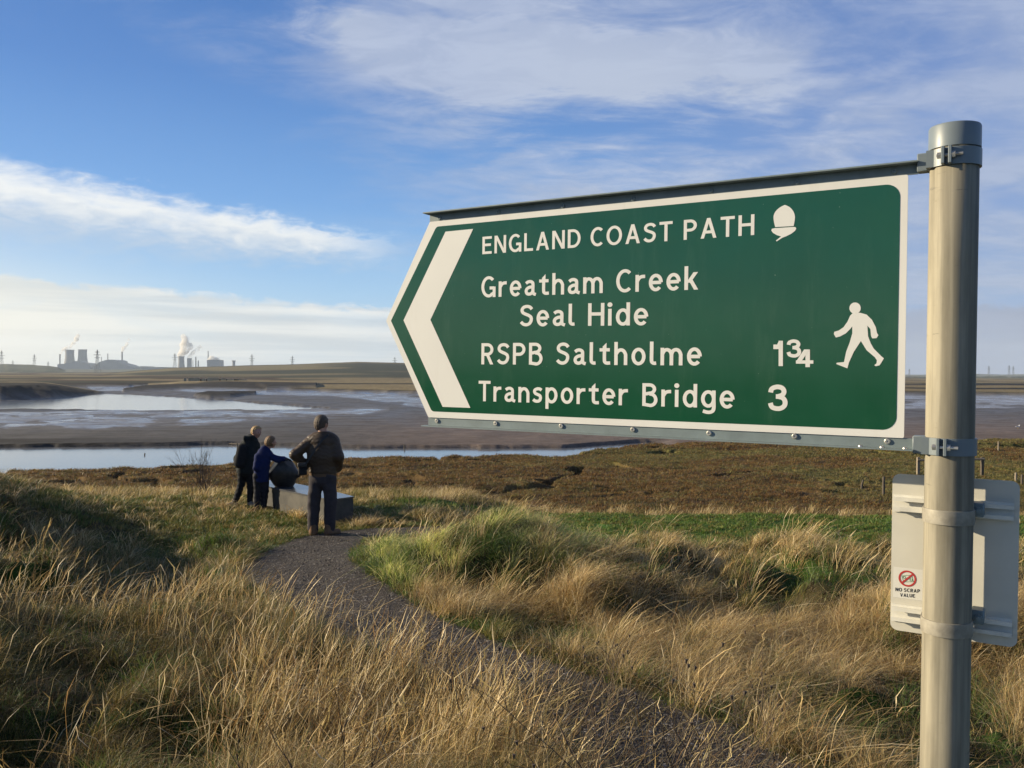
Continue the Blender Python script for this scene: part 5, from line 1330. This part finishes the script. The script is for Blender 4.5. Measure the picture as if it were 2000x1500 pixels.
m_steel = simple('pylon_steel', (.10, .11, .12), .6, .3, .1, .3); m_conc = simple('tower_concrete', (.24, .235, .23), .85, 0, .12, .03); m_shed = simple('works_cladding', (.16, .18, .21), .7, 0, .15, .04); m_stack = simple('stack_concrete', (.26, .24, .22), .85, 0, .1, .05)
def pylon(px, yt, Y, label, arms=3, wpx=None, bar=.26):
    top = (C0+ray(px, yt)*Y); b = np.array([top[0], Y, .8]); H = top[2]-b[2]; m = MB(); W = H*.10; g = 'steel electricity pylons on the skyline'
    root = empty('pylon', tuple(b), label, 'pylon', g)
    def hw(z): return W*(1-z/H)**1.3*.9+H*.012 if z < H*.6 else lerp(W*.4**1.3*.9+H*.012, .3, (z-H*.6)/(H*.4))
    lv = [0, .14, .27, .38, .48, .57, .66, .75, .84, .92, 1.0]
    for sx in (-1, 1):
        for sy in (-1, 1): m.tube([(sx*hw(z*H), sy*hw(z*H), z*H) for z in lv], bar*.62, 4)
    for a_, c_ in zip(lv[:-1], lv[1:]):
        for sy in (-1, 1):
            m.tube([(-hw(a_*H), sy*hw(a_*H), a_*H), (hw(c_*H), sy*hw(c_*H), c_*H)], bar*.32, 4); m.tube([(hw(a_*H), sy*hw(a_*H), a_*H), (-hw(c_*H), sy*hw(c_*H), c_*H)], bar*.32, 4)
        m.tube([(-hw(a_*H), -hw(a_*H), a_*H), (-hw(c_*H), hw(c_*H), c_*H)], bar*.32, 4)
    m.build('lattice_body', m_steel, root)
    for z, L in ((.90, .10), (.78, .16), (.66, .12))[:arms]:
        q = MB(); 
        for s_ in (-1, 1): q.tube([(0, 0, z*H+.02*H), (s_*L*H, 0, z*H)], bar*.6, 4); q.tube([(0, 0, z*H-.01*H), (s_*L*H, 0, z*H)], bar*.6, 4)
        q.build('cross_arm', m_steel, root)
pylon(3, 685, 1150, 'tall pylon cut by the left edge of the view', bar=.22)
pylon(25, 704, 2400, 'small far pylon, second from the left edge', bar=.3); pylon(67, 692, 1700, 'pylon above the left scrub hill', bar=.3)
pylon(94, 706, 2700, 'tiny pylon just left of the thin chimney', bar=.35); pylon(190, 683, 1200, 'darkest pylon, between the big cooling towers and the arched shed', bar=.34)
pylon(341.5, 690, 2000, 'pylon just left of the squat cooling towers', bar=.4); pylon(492, 692, 2000, 'pylon on the low hill, left of two fainter ones', bar=.45)
pylon(571, 695, 2100, 'faint pylon in the middle of the low hill', bar=.4); pylon(771, 697, 2200, 'faint pylon close to the arrow tip of the sign', bar=.35)
pylon(1776, 720, 2600, 'faint pylon between the finger sign and the pole', bar=.35); pylon(1931.5, 714.5, 2300, 'pylon right of the grey pole', bar=.36)
pylon(1971, 713.5, 2300, 'left one of the close pair of pylons at the right edge', bar=.36); pylon(1979, 715, 2400, 'right one of the close pair of pylons at the right edge', bar=.36)
def chimney(px, yt, w, Y, label):
    top = C0+ray(px, yt)*Y; r = w*Y/F/2; H = top[2]-1
    root = empty('chimney', (top[0], Y, 1), label, 'chimney', 'works chimneys on the horizon')
    m = MB(); m.lathe([(r*1.25, -1), (r*1.1, H*.4), (r, H*.96), (r*1.1, H*.965), (r*1.1, H), (r*.8, H), (r*.8, H-2)], 16); m.build('stack', m_stack, root, auto=40)
    q = MB(); q.lathe([(r*1.12, H*.80), (r*1.25, H*.80), (r*1.25, H*.815), (r*1.12, H*.815)], 16); q.build('gallery_ring', m_steel, root)
chimney(117, 691.5, 2.6, 2950, 'chimney left of the two big cooling towers'); chimney(238.5, 687, 2.8, 3000, 'tall chimney trailing smoke right of the arched shed')
chimney(210.5, 690.5, 1.6, 3100, 'thin chimney behind the arched shed'); chimney(198, 697, 1.3, 3100, 'short thin chimney between pylon and arched shed')
chimney(382.5, 697, 2.2, 2900, 'chimney just right of the squat cooling towers'); chimney(387.3, 704, 2.2, 2900, 'short chimney, the last of the close pair beside the squat towers')
chimney(406.5, 685.5, 1.8, 3000, 'thin chimney above the wide steaming tank'); chimney(429.5, 701, 1.2, 2950, 'thin mast at the right side of the steaming tank')
chimney(376.8, 703, 1.0, 2900, 'slender pipe between squat tower and chimney'); chimney(248, 708, 1.6, 3000, 'small stub chimney right of the smoking one')
def ctower(px, yt, wt, ww, wb, Y, label, yb=722):
    top = C0+ray(px, yt)*Y; k = Y/F/2; H = top[2]-1
    root = empty('cooling_tower', (top[0], Y, 1), label, 'cooling tower', 'cooling towers on the horizon')
    pr = []
    for i in range(15):
        t_ = i/14; zt = .80
        w = ww+(wb-ww)*((zt-t_)/zt)**1.7 if t_ < zt else ww+(wt-ww)*((t_-zt)/(1-zt))**1.5
        pr.append((w*k, H*(.05+.95*t_)))
    pr += [(wt*k*.94, H), (ww*k*.9, H*.8)]
    m = MB(); m.lathe(pr, 40); m.build('shell', m_conc, root, auto=50)
    q = MB(); q.lathe([(wt*k*1.0, H*.985), (wt*k*1.035, H*.985), (wt*k*1.035, H*1.0), (wt*k*1.0, H*1.0)], 40); q.build('rim', m_conc, root)
    q = MB()
    for i in range(20):
        a = i*.314; q.tube([(wb*k*.99*math.cos(a), wb*k*.99*math.sin(a), -1), (wb*k*.97*math.cos(a+.1), wb*k*.97*math.sin(a+.1), H*.055)], .5, 4)
    q.build('leg_ring', m_conc, root)
ctower(136, 683, 16.5, 15.8, 27, 3000, 'left one of the two big waisted cooling towers'); ctower(161.3, 682.5, 16, 15.5, 26, 3000, 'right one of the two big waisted cooling towers')
ctower(354, 696, 11.5, 11, 15, 2900, 'left squat cooling tower under the largest steam plume'); ctower(370, 699.5, 9, 8.6, 10, 2900, 'right squat cooling tower, smaller than its neighbour')
ctower(456.5, 704, 7.5, 5.5, 6, 2900, 'little flared water tower on the hill skyline')
def block(name, pts, Y, depth, label, cat, mat=m_shed, yb=723, extra=None):
    """works building from its roof line in the view, with real depth"""
    c = C0+ray((pts[0][0]+pts[-1][0])/2, pts[0][1])*Y; root = empty(name, (c[0], Y, .8), label, cat, 'works buildings on the horizon')
    pl = []
    for a_, b_ in pts: q = C0+ray(a_, b_)*Y; pl.append((q[0]-c[0], q[2]-.8))
    poly = [(pl[0][0], -1)]+pl+[(pl[-1][0], -1)]
    m = MB(); m.prism(poly[::-1], 0, depth, lambda a_, b_, c_: (a_, c_, b_)); m.build('hall', mat, root)
    q = MB(); n = len(pl)
    for i in range(n-1):
        (ax, az_), (bx, bz_) = pl[i], pl[i+1]; q.add([(ax, -.6, az_-.4), (bx, -.6, bz_-.4), (bx, -.6, bz_+.6), (ax, -.6, az_+.6), (ax, depth+.6, az_+.6), (bx, depth+.6, bz_+.6)], [[0, 1, 2, 3], [3, 2, 5, 4]])
    q.build('roof', m_conc, root)
block('works_building', [(112, 712), (118, 711), (126, 711), (128, 709), (140, 708), (143, 705.5), (153, 705.5), (155, 708), (172, 710), (176, 717)], 2930, 60, 'blocky works between and below the big cooling towers', 'works')
block('works_building', [(176, 718), (183, 715), (188, 714.5), (192, 708), (199, 706), (205, 703.8), (213, 702.6), (224, 703.2), (231, 705.5), (232, 709), (240, 711), (248, 713), (254, 715.5), (262, 718)], 2950, 70, 'big arched works shed between pylon and smoking chimney', 'works')
block('works_building', [(262, 718), (274, 718), (274, 715.5), (290, 716), (291, 717.5), (310, 717), (345, 718)], 2980, 50, 'long low works range right of the arched shed', 'works')
block('works_building', [(404.5, 713), (404.2, 703.2), (412, 702.8), (422, 702.8), (428.5, 703.4), (429, 713)], 2920, 42, 'wide square tank building capped with steam', 'works', yb=716)
block('glasshouse', [(1966, 738.5), (1974, 737), (2060, 737), (2070, 738.5)], 1250, 40, 'long low white glasshouse at the right horizon', 'glasshouse', simple('white_glasshouse', (.75, .75, .72), .4, 0, .03, .1))

# ------------------------------------------------------------------ steam
def steam(puffs, Y, dens, label, seed=1, col=(1, .97, .92)):
    """puffs: (px, py, radius px)"""
    k = Y/F; c = [C0+ray(a_, b_)*Y for a_, b_, r in puffs]; o = c[0].copy()
    s = SDF(8)
    for q, (a_, b_, r) in zip(c, puffs): s.ell(tuple(q-o), (r*k, r*k*.9, r*k), 9)
    g = lambda X, Y_, Z: s(X, Y_, Z)-1.6*np.sin(X*.23+seed)*np.sin(Z*.27+seed*2)*np.cos(Y_*.2)
    lo = np.min([q-o-np.array([1, 1, 1])*(r*k+5) for q, (a_, b_, r) in zip(c, puffs)], 0); hi_ = np.max([q-o+np.array([1, 1, 1])*(r*k+5) for q, (a_, b_, r) in zip(c, puffs)], 0)
    m = bpy.data.materials.new('steam_volume'); m.use_nodes = True; t = NT(m.node_tree); t.n.clear()
    out = t.n.new('ShaderNodeOutputMaterial'); v = t.n.new('ShaderNodeVolumePrincipled'); t.l.new(v.outputs[0], out.inputs['Volume'])
    v.inputs['Color'].default_value = (*col, 1); v.inputs['Anisotropy'].default_value = .0
    n = t.noise(t.coord('Object'), .055, 4, .6); t.l.new(t.mr(n, .34, .60, 0, dens*2.4), v.inputs['Density'])
    ob = solid('steam', g, tuple(lo), tuple(hi_), 3.2, m, None); ob.location = tuple(o); tag(ob, label, 'steam', kind='stuff')
steam([(119, 690, 1.6), (122, 684, 3), (129, 680, 4), (137, 676, 4.2), (144, 670, 4), (149, 663, 4.5), (152, 656, 4)], 2995, .10, 'white steam drifting off the left cooling towers', 1)
steam([(238.5, 684, 3), (241, 680, 3.6), (246, 676, 3), (250, 670, 3), (252, 663, 2.5)], 3000, .09, 'steam curling up from the tall chimney', 2)
steam([(243, 682, 2), (252, 683, 2), (260, 686, 1.6), (268, 687, 1.3)], 3005, .010, 'thin grey smoke trailing right of the tall chimney', 3, (.55, .55, .58))
steam([(350, 694, 4), (355, 689, 6.5), (361, 684, 8.5), (360, 674, 9), (363, 663, 6.5), (357, 656, 4.5), (372, 676, 6.5)], 2900, .08, 'large cream steam plume above the squat cooling towers', 4)
steam([(369, 698, 3.5), (374, 693, 4.5), (380, 687, 5), (386, 682, 5), (392, 678, 4)], 2905, .04, 'paler steam behind the large plume', 5)
steam([(408, 702, 3.2), (413, 699, 4.3), (419, 700, 3.6), (425, 701, 3)], 2935, .12, 'low cap of white steam on the wide tank building', 6)

# ------------------------------------------------------------------ haze
def build_haze():
    m = bpy.data.materials.new('haze_air'); m.use_nodes = True; t = NT(m.node_tree); t.n.clear()
    out = t.n.new('ShaderNodeOutputMaterial'); v = t.n.new('ShaderNodeVolumePrincipled'); t.l.new(v.outputs[0], out.inputs['Volume'])
    v.inputs['Color'].default_value = (.74, .86, 1.0, 1); v.inputs['Density'].default_value = 1.2e-4; v.inputs['Anisotropy'].default_value = .1
    b = MB(); b.box(-4700, 4700, -4700, 4700, -2.6, 170); o = b.build('haze', m); tag(o, kind='stuff')
    o['label'] = 'pale haze over the marsh'; o['category'] = 'haze'
build_haze()
